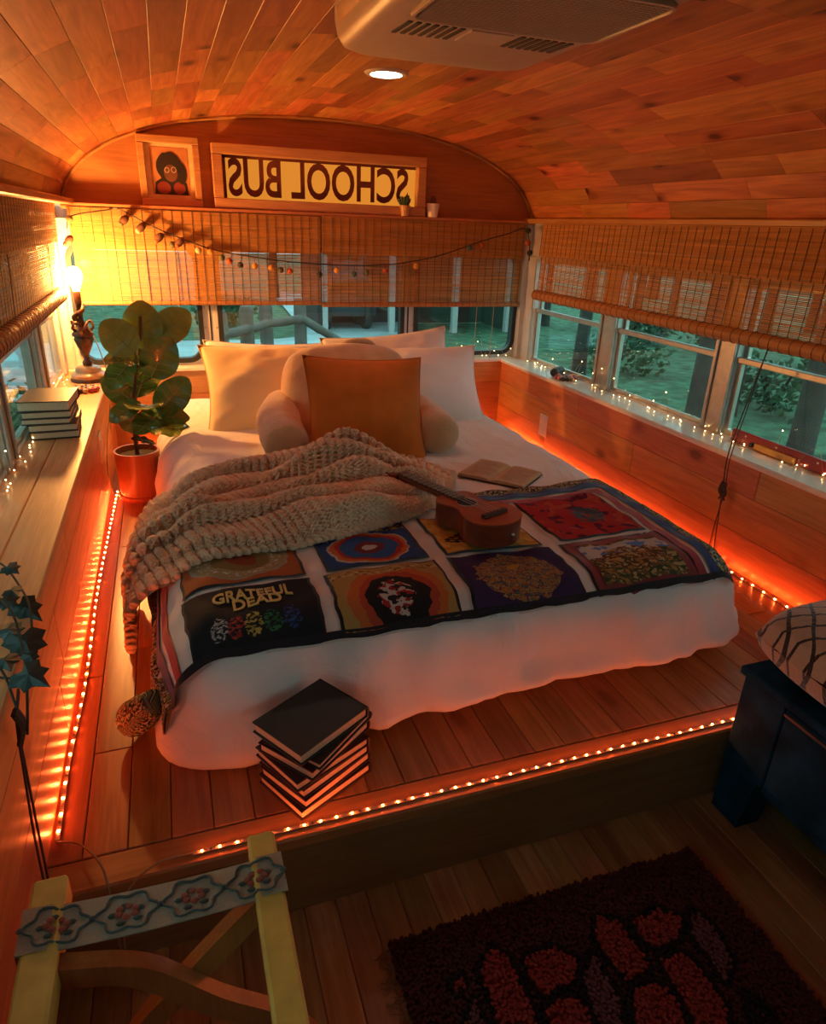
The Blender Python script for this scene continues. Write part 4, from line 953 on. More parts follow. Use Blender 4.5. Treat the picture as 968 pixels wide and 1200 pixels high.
for i, (s0, s1, t0, t1, fn, nm) in enumerate(specs):
    ow = .024 if nm == 'landscape' else .008
    o = qpatch(s0-ow, s1+ow, max(QY0, t0-ow), t1+ow, .0035, .006, sd=i*7).build('patch_border', M_pred if nm == 'landscape' else M_out, ql, smooth=180)
    if nm == 'red':
        qpatch(s0-.022, s1+.022, t0-.022, t1+.022, .002, .006, sd=i*7).build('patch_border', fabric('patch_white', (.62, .56, .52)), ql, smooth=180)
    if nm == 'landscape': qpatch(s0-.032, s1+.032, max(QY0, t0-.032), t1+.032, .002, .006, sd=i*7).build('patch_border', M_out, ql, smooth=180)
    p = qpatch(s0, s1, t0, t1, .006, .006, 16, 14, sd=i*7).build('patch', uvmat('patch_'+nm, fn), ql, smooth=180); setuv(p, 16, 14); p['label'] = plabels[nm]
    if nm == 'black':
        M_gold = fabric('gold_thread', (.56, .38, .09), weave=300)
        for word, u0, u1, v0, v1, arc in (('GRATEFUL', .22, .84, .70, .90, .10), ('DEAD', .36, .74, .50, .70, .05)):
            tv, tf = text_mesh(word); mm = MB()
            # flared letters, bent along a shallow arch
            mm.add([qpos(s0+(s1-s0)*(u0+(u1-u0)*a), t0+(t1-t0)*(v0+(v1-v0)*(b*(1+.16*abs(2*a-1)))-arc*(2*a-1)**2*.5), .0085) for a, b in tv], tf)
            k0 = len(mm.v)
            o = mm.build('lettering', M_gold, p); md = o.modifiers.new('embroidery', 'SOLIDIFY'); md.thickness = .0025; md.offset = 0
def bordermat(nt, uv):
    return speck(nt, uv, speck(nt, uv, const(nt, (.48, .44, .34)), [BLK, (.03, .07, .03), (.02, .03, .02)], 34, .47), [(.10, .22, .05), (.45, .30, .06), (.30, .03, .03), BLK], 22, .56)
M_bp = uvmat('floral_border', bordermat); M_bb = fabric('border_blue', (.016, .035, .16), amt=.25); M_br = fabric('border_red', (.34, .03, .045), amt=.2)
def bstrip(nm, mat, s0, s1, t0, t1, e, nu, nv, sc=1):
    o = qpatch(s0, s1, t0, t1, e, .004, nu, nv, sd=s0*9).build(nm, mat, ql, smooth=180)
    me = o.data; uv = me.uv_layers.new(name='UVMap')
    for l in me.loops:
        i = l.vertex_index; uv.data[l.index].uv = ((s0+(s1-s0)*(i % (nu+1))/nu)*4, (t0+(t1-t0)*(i//(nu+1))/nv)*4)
bstrip('rear_red_border', M_br, -.84, .515, 1.752, 1.775, .004, 80, 2)
bstrip('rear_blue_border', M_bb, -.84, .560, 1.790, 1.826, .004, 80, 3)
bstrip('rear_floral_border', M_bp, -.84, .603, 1.826, 1.864, .005, 80, 3)
bstrip('side_red_border', M_br, .492, .515, QY0, 1.775, .004, 3, 40)
bstrip('side_blue_border', M_bb, .530, .560, QY0, 1.826, .004, 3, 40)
bstrip('side_floral_border', M_bp, .560, .603, QY0, 1.864, .005, 3, 40)
bstrip('near_red_border', M_br, -.893, -.868, QY0, 1.775, .004, 3, 40)
bstrip('near_blue_border', M_bb, -.955, -.915, QY0, 1.826, .004, 4, 40)
bstrip('near_floral_border', M_bp, -1.05, -.955, QY0, 1.864, .005, 6, 40)
bstrip('front_black_binding', M_out, -1.02, .603, QY0-.001, QY0+.012, .006, 100, 2)
# turned-over corner of the quilt lying on the platform
pa = smoothpath([(-.925, 1.30, .34), (-.95, 1.345, .275), (-.975, 1.385, .245), (-.985, 1.43, .240)], 6)
pa = smoothpath([(-.895, 1.30, .335), (-.925, 1.33, .29), (-.945, 1.355, .258), (-.955, 1.37, .248)], 6)
n = len(pa); m = MB(); m.tube(pa, [.028+.014*sin(i/(n-1)*pi*.8)+.004*nz(i*.9, 2) for i in range(n)], 14)
o = m.build('rolled_corner', M_bp, ql, smooth=180); me = o.data; uv = me.uv_layers.new(name='UVMap')
for l in me.loops: uv.data[l.index].uv = ((l.vertex_index % 14)/14*.9, (l.vertex_index//14)/n*.7)

# ------------------------------------------------------------------ chunky knit blanket
random.seed(4)
kb = thing('knit_blanket', 'chunky tan knitted throw heaped over the middle of the bed', 'blanket', (-.45, 1.95, .5))
M_knit = fabric('chunky_wool', (.80, .53, .33), weave=180, bump=.6, sheen=.5, amt=.18)
CEN = smoothpath([(-1.17, 1.80, 0), (-1.0, 1.82, 0), (-.85, 1.85, 0), (-.65, 1.90, 0), (-.45, 1.95, 0), (-.25, 1.97, 0), (-.08, 1.95, 0), (.04, 1.90, 0)], 12)
CL = [0]
for a, b in zip(CEN, CEN[1:]): CL.append(CL[-1]+(b-a).length)
def kpos(u, v):
    """u 0..1 along, v -1..1 across -> point on the draped throw"""
    d = u*CL[-1]; i = min(len(CEN)-2, max(j for j in range(len(CL)) if CL[j] <= d+1e-9)); f_ = (d-CL[i])/(CL[i+1]-CL[i])
    c = CEN[i]+(CEN[i+1]-CEN[i])*f_; t = (CEN[i+1]-CEN[i]).normalized(); s_ = Vector((-t.y, t.x, 0))
    hw = float(np.interp(u, [0, .12, .28, .45, .6, .75, .88, 1], [.19, .21, .28, .33, .35, .32, .25, .13]))
    hw *= 1+.10*nz(u*4, 2 if v > 0 else 7)
    ph = v*5.4*pi+u*7.5+2.6*nz(u*2.6, v*1.6)+1.0*nz(u*7, v*3, 6)
    off = v*hw+.018*sin(ph*1.0+1.5)
    env = (1-abs(v)**5)*float(np.interp(u, [0, .25, .5, .75, .93, 1], [.35, .55, .9, 1.1, .8, .3]))
    lump = .006+.075*(abs(sin(ph/2))**.75)*(.75+.6*nz(u*5, v*2.5, 9))+.020*sin(v*4+u*8)+.03*nz(u*6, v*4, 5)+.035*max(0, 1-((u-.72)/.25)**2)
    h = max(.008, lump*env)
    p = c+s_*off; x, y = p.x, p.y
    if x >= -.83: z = hbed(x, y)+.018+h; return Vector((x, y, z))
    a = -.83-x; q = .17
    if a < q: th = a/q*pi/2; return Vector((-.83-.115*sin(th)-h*sin(th)*.8, y, hbed(-.83, y)-.13*(1-cos(th))+.018+h*cos(th)))
    k = a-q; return Vector((-.945-h*.8-.05*k, y-.1*k, max(ZP+.045, .40-k*.80)))
m = MB(); m.grid(lambda u, v: kpos(u, v*2-1)-Vector((0, 0, .012)), 90, 60); m.build('underside', M_knit, kb, smooth=180)
m = MB(); NU, NV = 54, 66
sphr = MB().sphere((0, 0, 0), 1, 6, 5)
for j in range(NV):
    v = -1+2*(j+.5)/NV
    for i in range(NU):
        u = (i+.5)/NU; c = kpos(u, v); e = .004
        du = kpos(min(1, u+e), v)-kpos(max(0, u-e), v); dv_ = kpos(u, min(1, v+.02))-kpos(u, max(-1, v-.02))
        if du.length < 1e-6 or dv_.length < 1e-6: continue
        lu = CL[-1]/NU; lv = dv_.length/.04*(2/NV) if abs(v) < .97 else .01; lv = max(.008, min(.027, lv))
        t = du.normalized(); b = (dv_-t*dv_.dot(t)).normalized(); n = t.cross(b)
        if n.z < -.2: n = -n
        for sg_ in (-1, 1):
            ax = (t*1.0+b*sg_*.62).normalized(); sd = n.cross(ax)
            M = Matrix((ax*lu*.80, sd*lv*.36+Vector((0, 0, 0)), n*.0115)).transposed()
            o_ = c+b*sg_*lv*.27+n*(.003+random.uniform(-.0015, .0015))
            m.add([M @ Vector(p)+o_ for p in sphr.v], sphr.f)
o = m.build('stitches', M_knit, kb, smooth=180); o['kind'] = 'stuff'

# ------------------------------------------------------------------ open book on the bed
def openbook():
    A, B = Vector((.125, 2.049)), Vector((.273, 2.178)); C, D = Vector((.289, 1.874)), Vector((.424, 1.986))   # left edge A-B, right edge C-D
    zb_ = max(hbed(.28, 2.02), hbed(.15, 2.06), hbed(.4, 1.96))+.004
    t = thing('open_book', 'open book with yellowed pages lying face up on the bed', 'book', (.278, 2.02, zb_))
    M_cov = plain('book_cover_brown', (.16, .07, .035), .6); M_page = plain('aged_paper', (.56, .40, .24), .85, noise_amt=.08)
    M_print = plain('print_grey', (.33, .225, .135), .9)
    S0, S1 = (A+C)/2, (B+D)/2
    def base(u, v): # u -1..1 left to right, v 0..1 along the spine
        l = S0+(S1-S0)*v; o_ = (A+(B-A)*v) if u < 0 else (C+(D-C)*v); return l+(o_-l)*abs(u)
    m = MB(); m.grid(lambda u, v: Vector((*base((u*2-1)*1.03, v*1.04-.02), zb_+.0015)), 10, 2); m.grid(lambda u, v: Vector((*base((u*2-1)*1.03, v*1.04-.02), zb_-.0015)), 10, 2, True)
    m.build('cover', M_cov, t)
    prof = lambda u: .004+.013*(abs(u)*4.2*math.exp(-abs(u)*2.6)) if abs(u) > .001 else .002
    for sg_ in (-1, 1):
        m = MB(); n = 14
        m.grid(lambda u, v: Vector((*base(sg_*u, v), zb_+prof(u)+.002)), n, 3, sg_ < 0)
        rim = [(i/n, 0) for i in range(n+1)]+[(1, 1/3), (1, 2/3)]+[(i/n, 1) for i in range(n, -1, -1)]
        tp = [Vector((*base(sg_*u, v), zb_+prof(u)+.002)) for u, v in rim]; bt = [Vector((p.x, p.y, zb_+.0016)) for p in tp]; k = len(rim)
        m.add(tp+bt, [(i, i+1, k+i+1, k+i) for i in range(k-1)]); m.build('page_block', M_page, t, fix=False, smooth=40)
        m = MB()
        for r_ in range(20):
            v0 = .90-.80*r_/19; ue = .88 if (r_*7+sg_) % 6 else .55
            ua, ub = (.14, ue) if sg_ > 0 else (.88, .14 if ue > .6 else .4); 
            pts_ = [Vector((*base(sg_*(ua+(ub-ua)*q/6), v0), zb_+prof(ua+(ub-ua)*q/6)+.0024)) for q in range(7)]; pt2 = [Vector((*base(sg_*(ua+(ub-ua)*q/6), v0+.014), zb_+prof(ua+(ub-ua)*q/6)+.0024)) for q in range(7)]
            m.add(pts_+pt2, [(i, i+1, 8+i, 7+i) for i in range(6)])
        m.build('text_lines', M_print, t)['kind'] = 'stuff'
openbook()

# ------------------------------------------------------------------ ukulele
def ukulele():
    zb_ = .533
    U = Matrix.Translation((-.025, 1.555, zb_)) @ Matrix.Rotation(radians(111.5), 4, 'Z')      # local x runs toward the head
    t = thing('ukulele', 'small red brown wooden ukulele lying across the quilt', 'ukulele', (-.025, 1.555, zb_))
    M_maho = wood('mahogany_top', (.42, .075, .022), (.27, .04, .014), 'x', rough=.28, knots=0, var=.05, coat=.5); M_mside = wood('mahogany_side', (.26, .03, .014), (.15, .018, .01), 'x', rough=.3, knots=0, var=.05, coat=.4)
    M_fb = plain('fretboard', (.05, .022, .014), .45); M_fret = plain('fret_metal', (.5, .42, .35), .3, metal=.8); M_str = plain('string', (.45, .36, .3), .4); M_dark = plain('soundhole', (.008, .005, .004), .8)
    body = [(-.125, 0), (-.120, .030), (-.102, .062), (-.070, .083), (-.035, .084), (-.005, .070), (.020, .056), (.042, .053), (.066, .060), (.090, .066), (.112, .058), (.126, .036), (.130, .0)]
    sp = smoothpath([(a, b, 0) for a, b in body], 4); half = [(p.x, p.y) for p in sp]; out = half+[(a, -b) for a, b in half[::-1][1:-1]]
    h = .062; n = len(out)
    m = MB(); m.add([U @ Vector((a, b, z)) for z in (0, h) for a, b in out], [tuple(range(n))]+[(i, (i+1) % n, n+(i+1) % n, n+i) for i in range(n)]); m.build('body', M_mside, t, fix=True, smooth=40)
    m = MB(); m.add([U @ Vector((a*1.012, b*1.012, z)) for z in (h, h+.004) for a, b in out], [tuple(range(n, 2*n)), tuple(range(n))]+[(i, (i+1) % n, n+(i+1) % n, n+i) for i in range(n)]); m.build('soundboard', M_maho, t, fix=True, smooth=40)
    MB().lathe([(0, h+.0042), (.027, h+.0042), (.027, h+.0048), (0, h+.0048)], 28, (0, 0, 0), U @ Matrix.Translation((.048, 0, 0))).build('soundhole', M_dark, t)
    m = MB(); m.tube([U @ Vector((.048+.030*cos(a*pi/14), .030*sin(a*pi/14), h+.0046)) for a in range(28)], .0015, 4, closed=True); m.build('rosette', M_fret, t)
    MB().cbox(-.066, -.050, -.045, .045, h+.004, h+.013, .002, U).build('bridge', M_fb, t)
    MB().cbox(.115, .335, -.017, .017, h-.012, h+.006, .004, U).build('neck', M_mside, t)
    fb = MB().cbox(.072, .335, -.0185, .0185, h+.005, h+.010, .001, U).build('fretboard', M_fb, t)
    for k in range(13): a = .335-.26*(1-2**(-k/12))*1.9; MB().box(a-.0008, a+.0008, -.018, .018, h+.010, h+.0115, U).build('fret', M_fret, fb) if a > .075 else None
    m = MB(); m.prism([(.335, -.018), (.345, -.030), (.42, -.034), (.435, -.020), (.428, 0), (.435, .020), (.42, .034), (.345, .030), (.335, .018)], h-.012, h+.004, 'z', U); hd = m.build('headstock', M_mside, t)
    for a, b in ((.365, .038), (.40, .040), (.365, -.038), (.40, -.040)): MB().sphere(U @ Vector((a, b, h-.006)), .010, 10, 6).build('tuning_peg', M_fret, hd, smooth=180)
    for b in (-.0125, -.0042, .0042, .0125): MB().tube([U @ Vector((-.058, b*1.5, h+.0145)), U @ Vector((.337, b, h+.0125))], .0008, 4).build('string', M_str, t)
    MB().sphere(U @ Vector((-.128, 0, h*.5)), .006, 10, 6).build('end_pin', M_fret, t, smooth=180)
ukulele()

# ------------------------------------------------------------------ books
M_paper = plain('book_pages', (.62, .46, .30), .85, noise_amt=.1, nscale=200)
def book(label, group, c, rz, w_, d_, h_, col, spine='-x', rough=.55):
    t = thing('book', label, 'book', c, group=group)
    t.rotation_euler = (0, 0, radians(rz)); mt = plain('cover_%d' % len(MATS), col, rough, noise_amt=.15, nscale=60)
    a, b = w_/2, d_/2; ct = .003; o_ = .004
    MB().cbox(-a+ct, a-o_, -b+o_, b-o_, ct, h_-ct, .001).build('page_block', M_paper, t, world=False)
    MB().cbox(-a, a, -b, b, 0, ct, .001).build('cover', mt, t, world=False); MB().cbox(-a, a, -b, b, h_-ct, h_, .001).build('cover', mt, t, world=False)
    m = MB(); k = 6; pr_ = [(-a+ct*1.2, 0)]+[(-a-.004*sin(pi*i/k)+.001, h_*i/k) for i in range(k+1)]+[(-a+ct*1.2, h_)]
    m.add([Vector((x, y, z)) for y in (-b, b) for x, z in pr_], [tuple(range(len(pr_))), tuple(range(2*len(pr_)-1, len(pr_)-1, -1))]+[(i, i+len(pr_), i+1+len(pr_), i+1) for i in range(len(pr_)-1)]); m.build('spine', mt, t, world=False, fix=True, smooth=50)
    return t
z = ZP+.001
ords = ['lowest book', 'second book from the floor', 'third book from the floor', 'fourth book from the floor', 'fifth book from the floor', 'thin skewed book second from the top', 'black book on top']
cols = [(.035, .012, .010), (.028, .010, .010), (.030, .010, .012), (.05, .012, .012), (.06, .012, .014), (.020, .020, .020), (.018, .024, .022)]
lk = ['dark', 'dark', 'dark', 'maroon', 'maroon', 'dark', 'black']
hs_ = [.024, .024, .024, .023, .024, .017, .027]; ang = [118, 121, 119, 117, 128, 131, 122]; dxs = [(0, 0), (.002, .002), (.0, .004), (-.004, .0), (.002, .004), (.010, .002), (-.005, .004)]
for i in range(7):
    book(('%s of the stack on the platform before the duvet' % ords[i]), 'books stacked on the platform', (-.582+dxs[i][0], 1.106+dxs[i][1], z), ang[i]+90-0, .19-.004*(i % 3), .145-.003*(i % 2), hs_[i], cols[i]); z += hs_[i]+.0006
z = ZS+.001
ords = ['lowest book', 'second book from the ledge', 'middle book', 'second book from the top', 'black book on top']
hs_ = [.026, .025, .021, .024, .034]; cols = [(.018, .012, .010), (.05, .035, .025), (.035, .028, .022), (.04, .03, .024), (.022, .016, .012)]
for i in range(5):
    book('%s of the stack on the left ledge by the window' % ords[i], 'books stacked on the left ledge', (-1.200+(.008 if i < 2 else -.006)+.002*i, 2.555-.004*i, z), -90+[4, 2, -1, 1, -3][i], .21, .150+.008*(i == 4), hs_[i], cols[i], rough=.4); z += hs_[i]+.0006

# ------------------------------------------------------------------ fiddle leaf plant
fp = thing('fiddle_leaf_plant', 'fiddle leaf fig with big glossy leaves in a reddish pot', 'potted plant', (-.965, 2.90, ZP))
px_, py_ = -.965, 2.90
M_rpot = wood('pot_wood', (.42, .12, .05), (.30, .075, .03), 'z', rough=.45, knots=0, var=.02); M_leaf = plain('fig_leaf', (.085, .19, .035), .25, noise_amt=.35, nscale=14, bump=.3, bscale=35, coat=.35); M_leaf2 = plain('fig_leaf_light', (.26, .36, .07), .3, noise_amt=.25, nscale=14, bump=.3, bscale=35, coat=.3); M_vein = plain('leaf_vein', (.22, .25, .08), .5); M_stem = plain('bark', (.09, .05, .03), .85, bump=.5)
MB().lathe([(0, 0), (.088, 0), (.092, .008), (.088, .018), (.0, .018)], 32, (px_, py_, ZP)).build('saucer', M_rpot, fp, smooth=40)
MB().lathe([(0, .012), (.080, .012), (.084, .03), (.088, .19), (.090, .205), (.082, .205), (.080, .18), (0, .18)], 36, (px_, py_, ZP)).build('pot', M_rpot, fp, smooth=40)
MB().lathe([(0, .176), (.079, .176), (.079, .184), (0, .187)], 24, (px_, py_, ZP)).build('soil', M_soil, fp)
STM = smoothpath([(px_, py_, ZP+.18), (px_+.005, py_, ZP+.35), (px_+.03, py_+.01, ZP+.50), (px_+.06, py_+.02, ZP+.62), (px_+.075, py_+.02, ZP+.74)], 6)
MB().tube(STM, [.009-.004*i/len(STM) for i in range(len(STM))], 8).build('stem', M_stem, fp, smooth=60)
def leaf(c, tip, up, L, Wd, mat, curl=.15):
    c = Vector(c); d = Vector(tip).normalized(); upv = Vector(up); s_ = d.cross(upv).normalized(); n = s_.cross(d).normalized()
    root = c-d*L*.5
    def f(u, v):
        k = v; wdt = Wd/2*(sin(pi*min(1, k**.75*.97+.02)))**.62*(.72+.38*k)
        q = u*2-1
        z_ = curl*L*(-(k-.4)**2*1.2)+.18*wdt*q*q+.012*sin(k*19)*abs(q)*(L/.2)*.5
        return root+d*(L*k)+s_*(q*wdt)+n*z_
    m = MB(); m.grid(f, 8, 14); m.grid(lambda u, v: f(u, v)-n*.0015, 8, 14, True); lf = m.build('leaf', mat, fp, smooth=180)
    MB().tube([f(.5, i/10)+n*.0008 for i in range(10)], [.0026*(1-i/12) for i in range(10)], 5).build('midrib', M_vein, lf)
    for k in range(1, 5):
        for sg_ in (0, 1): MB().tube([f(.5+(sg_-.5)*2*q*.42, min(.97, .16*k+.05+q*.13))+n*.0006 for q in (0, .35, .7, 1)], [.0014, .0012, .0009, .0005], 4).build('side_vein', M_vein, lf)
    sp_ = min(STM, key=lambda p: (p-root).length+abs(p.z-(root.z-.04))); MB().tube(smoothpath([sp_, (sp_+root)/2+Vector((0, 0, -.008)), root], 4), .003, 5).build('leaf_stalk', M_stem, fp)
V = (0, -.75, .65)
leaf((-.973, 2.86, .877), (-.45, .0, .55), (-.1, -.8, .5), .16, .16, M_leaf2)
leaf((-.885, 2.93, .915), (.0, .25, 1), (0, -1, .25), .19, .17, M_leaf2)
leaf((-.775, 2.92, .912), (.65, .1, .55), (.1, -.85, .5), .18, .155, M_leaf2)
leaf((-.832, 2.83, .800), (.35, -.25, .65), (.2, -.8, .45), .19, .165, M_leaf)
leaf((-.955, 2.84, .795), (-.6, -.35, .15), (0, -.4, .9), .17, .13, M_leaf)
leaf((-.985, 2.86, .740), (-.35, -.3, -.35), (0, -.7, .7), .15, .12, M_leaf)
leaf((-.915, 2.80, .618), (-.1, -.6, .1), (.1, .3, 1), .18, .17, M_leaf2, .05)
leaf((-.800, 2.88, .640), (.5, -.1, .55), (.3, -.8, .4), .19, .15, M_leaf)
leaf((-.845, 2.85, .560), (.75, -.3, .05), (.1, -.5, .8), .21, .14, M_leaf)
leaf((-.830, 2.88, .505), (.8, -.1, -.1), (.1, -.5, .8), .20, .12, M_leaf)
leaf((-.975, 2.88, .545), (-.3, -.2, .5), (-.2, -.8, .5), .13, .10, M_leaf)
leaf((-1.005, 2.90, .665), (-.4, -.1, .4), (-.4, -.7, .4), .15, .11, M_leaf)
leaf((-.905, 2.97, .700), (.2, .4, .4), (0, -.8, .6), .19, .15, M_leaf)
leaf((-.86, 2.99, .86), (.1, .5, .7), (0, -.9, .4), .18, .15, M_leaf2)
leaf((-.94, 2.99, .80), (-.35, .35, .4), (0, -.9, .4), .17, .14, M_leaf)
leaf((-.90, 2.80, .555), (-.4, -.6, -.15), (0, -.4, .9), .17, .13, M_leaf)
leaf((-.985, 2.82, .60), (-.6, -.3, -.3), (0, -.6, .8), .14, .10, M_leaf)
leaf((-.93, 2.84, .470), (-.7, -.3, .35), (0, -.4, .9), .10, .05, M_stem)

# ------------------------------------------------------------------ ivy on the left ledge
random.seed(12)
iv = thing('trailing_ivy', 'dark green ivy trailing over the front of the left ledge', 'ivy', (-1.14, 1.25, ZS))
M_ivy = plain('ivy_leaf', (.006, .022, .014), .55, noise_amt=.5, nscale=60, coat=.2)
def ivy(c, dirv, nv, L):
    c = Vector(c); d = Vector(dirv).normalized(); s_ = d.cross(Vector(nv)).normalized(); n = s_.cross(d)
    o2 = [(0, .05), (.22, -.12), (.48, .08), (.34, .30), (.40, .52), (.17, .58), (0, 1.0)]
    half = [c+s_*(a*L)+d*(b*L)-n*(abs(a)*.15*L) for a, b in o2]; oth = [c-s_*(a*L)+d*(b*L)-n*(abs(a)*.15*L) for a, b in o2[1:-1]][::-1]
    ring = half+oth; mid = c+d*L*.3+n*L*.05; k = len(ring)
    m = MB(); m.add(ring+[mid], [(i, (i+1) % k, k) for i in range(k)]); m.add([p-n*.001 for p in ring+[mid]], [((i+1) % k, i, k) for i in range(k)]); m.build('leaf', M_ivy, iv)
vines = [[(-1.22, 1.52, ZS+.01), (-1.16, 1.44, ZS+.03), (-1.11, 1.33, ZS+.03), (-1.08, 1.24, ZS+.03), (-1.068, 1.16, ZS+.0), (-1.066, 1.10, ZS-.05)], [(-1.24, 1.35, ZS+.01), (-1.17, 1.30, ZS+.05), (-1.10, 1.20, ZS+.05), (-1.066, 1.08, ZS+.01), (-1.062, 1.03, ZS-.03), (-1.064, 1.0, ZS-.07)], [(-1.23, 1.20, ZS+.01), (-1.15, 1.12, ZS+.05), (-1.09, 1.04, ZS+.035), (-1.064, .98, ZS+.0)]]
for v_ in vines: MB().tube(smoothpath(v_, 5), .0022, 5).build('vine', M_darkcord, iv)
for (px2, py2), sz in (((8, 663), .040), ((22, 706), .062), ((26, 742), .075), ((8, 735), .05), ((24, 786), .062), ((2, 700), .05), ((33, 765), .03), ((12, 690), .04), ((4, 770), .04)):
    q = on((px2, py2), 'z', ZS+.05 if py2 < 700 else ZS+.02)
    if py2 > 760: q = on((px2, py2), 'x', -1.058)
    ivy(q, (.5+random.uniform(-.3, .3), -.55, -.25+random.uniform(-.2, .3)), (.1, -.5, .8), sz)
# cord of the left blind tied off below the ledge
t = thing('blind_pull_cord', 'dark blind cord with a knotted bundle hanging on the left wall', 'cord', (-1.075, 1.0, .21))
MB().tube(smoothpath([(-1.07, 1.03, ZS-.0), (-1.075, .999, .56), (-1.078, .985, .46), (-1.08, .97, .36), (-1.08, .96, .26), (-1.08, .955, .19)], 5), .0022, 5).build('cord', M_darkcord, t)
MB().tube(smoothpath([(-1.07, 1.03, ZS-.005), (-1.075, 1.005, .56), (-1.078, 1.0, .46), (-1.08, .995, .36), (-1.08, .985, .26), (-1.08, .98, .215)], 5), .0022, 5).build('cord', M_darkcord, t)
m = MB()
for i in range(6): m.tube(smoothpath([(-1.075, .998+random.uniform(-.008, .008), .525), (-1.068, .998+random.uniform(-.012, .012), .555), (-1.074, 1.0+random.uniform(-.008, .008), .585)], 4), .005, 5)
m.build('knot', M_darkcord, t, smooth=60)
MB().tube(smoothpath([(-1.066, 1.045, ZS+.004), (-1.10, 1.06, ZS+.006), (-1.2, 1.10, ZS+.006), (-1.245, 1.11, ZS+.03), (-1.235, 1.1, .97)], 5), .0022, 5).build('cord', M_darkcord, t)

# ------------------------------------------------------------------ folding strap rack
rk = thing('luggage_rack', 'folding rack with yellow rails and floral embroidered straps', 'luggage rack', (-.87, .6, 0))
M_yel = plain('yellow_wood', (.56, .37, .075), .5, noise_amt=.15); M_leg = wood('rack_leg', (.42, .17, .045), (.30, .11, .03), 'z', rough=.4, knots=0, var=.03)
M_strap = fabric('strap_beige', (.31, .24, .17), weave=300, bump=.4, amt=.1); M_sgr = fabric('strap_green', (.055, .075, .07)); M_sred = fabric('strap_red', (.22, .05, .03)); M_sdk = fabric('strap_dark', (.03, .045, .04))
ZR = .50
for xa, xb, ye in ((-.752, -.714, .735), (-1.026, -.984, .745)): MB().cbox(xa, xb, .16, ye, ZR-.045, ZR, .004).build('rail', M_yel, rk)
def leg(pl):
    pts_ = smoothpath(pl, 6); m = MB(); vs = []; k = len(pts_)
    for i, p in enumerate(pts_):
        t_ = (pts_[min(i+1, k-1)]-pts_[max(i-1, 0)]).normalized(); nn = Vector((t_.z, 0, -t_.x))
        for a, b in ((-1, -1), (1, -1), (1, 1), (-1, 1)): vs.append(p+nn*a*.017+Vector((0, b*.011, 0)))
    vs = [Vector((p.x, p.y, max(0, p.z))) for p in vs]
    m.add(vs, [(i*4+j, i*4+(j+1) % 4, i*4+4+(j+1) % 4, i*4+4+j) for i in range(k-1) for j in range(4)]+[(3, 2, 1, 0), (4*k-4, 4*k-3, 4*k-2, 4*k-1)]); m.build('leg', M_leg, rk, fix=True, smooth=40)
for y in (.63, .24): leg([(-.99, y, ZR-.03), (-.90, y, .43), (-.817, y, .33), (-.716, y, .22), (-.60, y, 0)]); leg([(-.735, y+.024, ZR-.03), (-.795, y+.024, .41), (-.85, y+.024, .35), (-.93, y+.024, .25), (-1.03, y+.024, 0)])
for y, nm in ((.665, 'a'), (.43, 'b'), (.22, 'c')):
    x0, x1 = -1.030, -.710; hw = .031; sag = .010
    def sf(u, v, e=0, y=y): return Vector((x0+(x1-x0)*u, y+hw*(v*2-1)-.01*(u-.5), ZR+.002-sag*sin(pi*u)**.6*(1 if .12 < u < .88 else .15)+e))
    m = MB(); m.grid(lambda u, v: sf(u, v), 40, 3); m.grid(lambda u, v: sf(u, v, -.002), 40, 3, True)
    for xx, uu in ((x0, 0.), (x1, 1.)): m.add([sf(uu, 0), sf(uu, 1), sf(uu, 1)-Vector((0, 0, .035)), sf(uu, 0)-Vector((0, 0, .035))], [(0, 1, 2, 3)])
    st = m.build('strap', M_strap, rk, smooth=180)
    for cu in (.13, .38, .63, .88):
        m = MB(); pth = []
        for a in range(40):
            an = 2*pi*a/40; r_ = 1+.13*cos(6*an); pth.append(sf(cu+.105*r_*cos(an), .5+.40*r_*sin(an), .002))
        m.tube(pth, .0018, 5, closed=True)
        for sg_ in (-1, 1): m.sphere(sf(min(.995, max(.005, cu+sg_*.125)), .5, .002), .0045, 8, 4, (1, 1, .4))
        m.build('medallion', M_sgr, st)
        m = MB()
        for k in range(6): an = k*1.05+cu; m.sphere(sf(min(.99, cu+.035*cos(an)), .5+.12*sin(an), .0022), .0048, 8, 4, (1, 1, .3))
        m.build('flower', M_sred, st)
        m = MB()
        for k in range(5): an = k*1.26+.5; m.sphere(sf(min(.99, cu+.055*cos(an)), .45+.20*sin(an), .0016), .0050, 6, 4, (1.2, .8, .3))
        m.build('foliage', M_sdk, st)

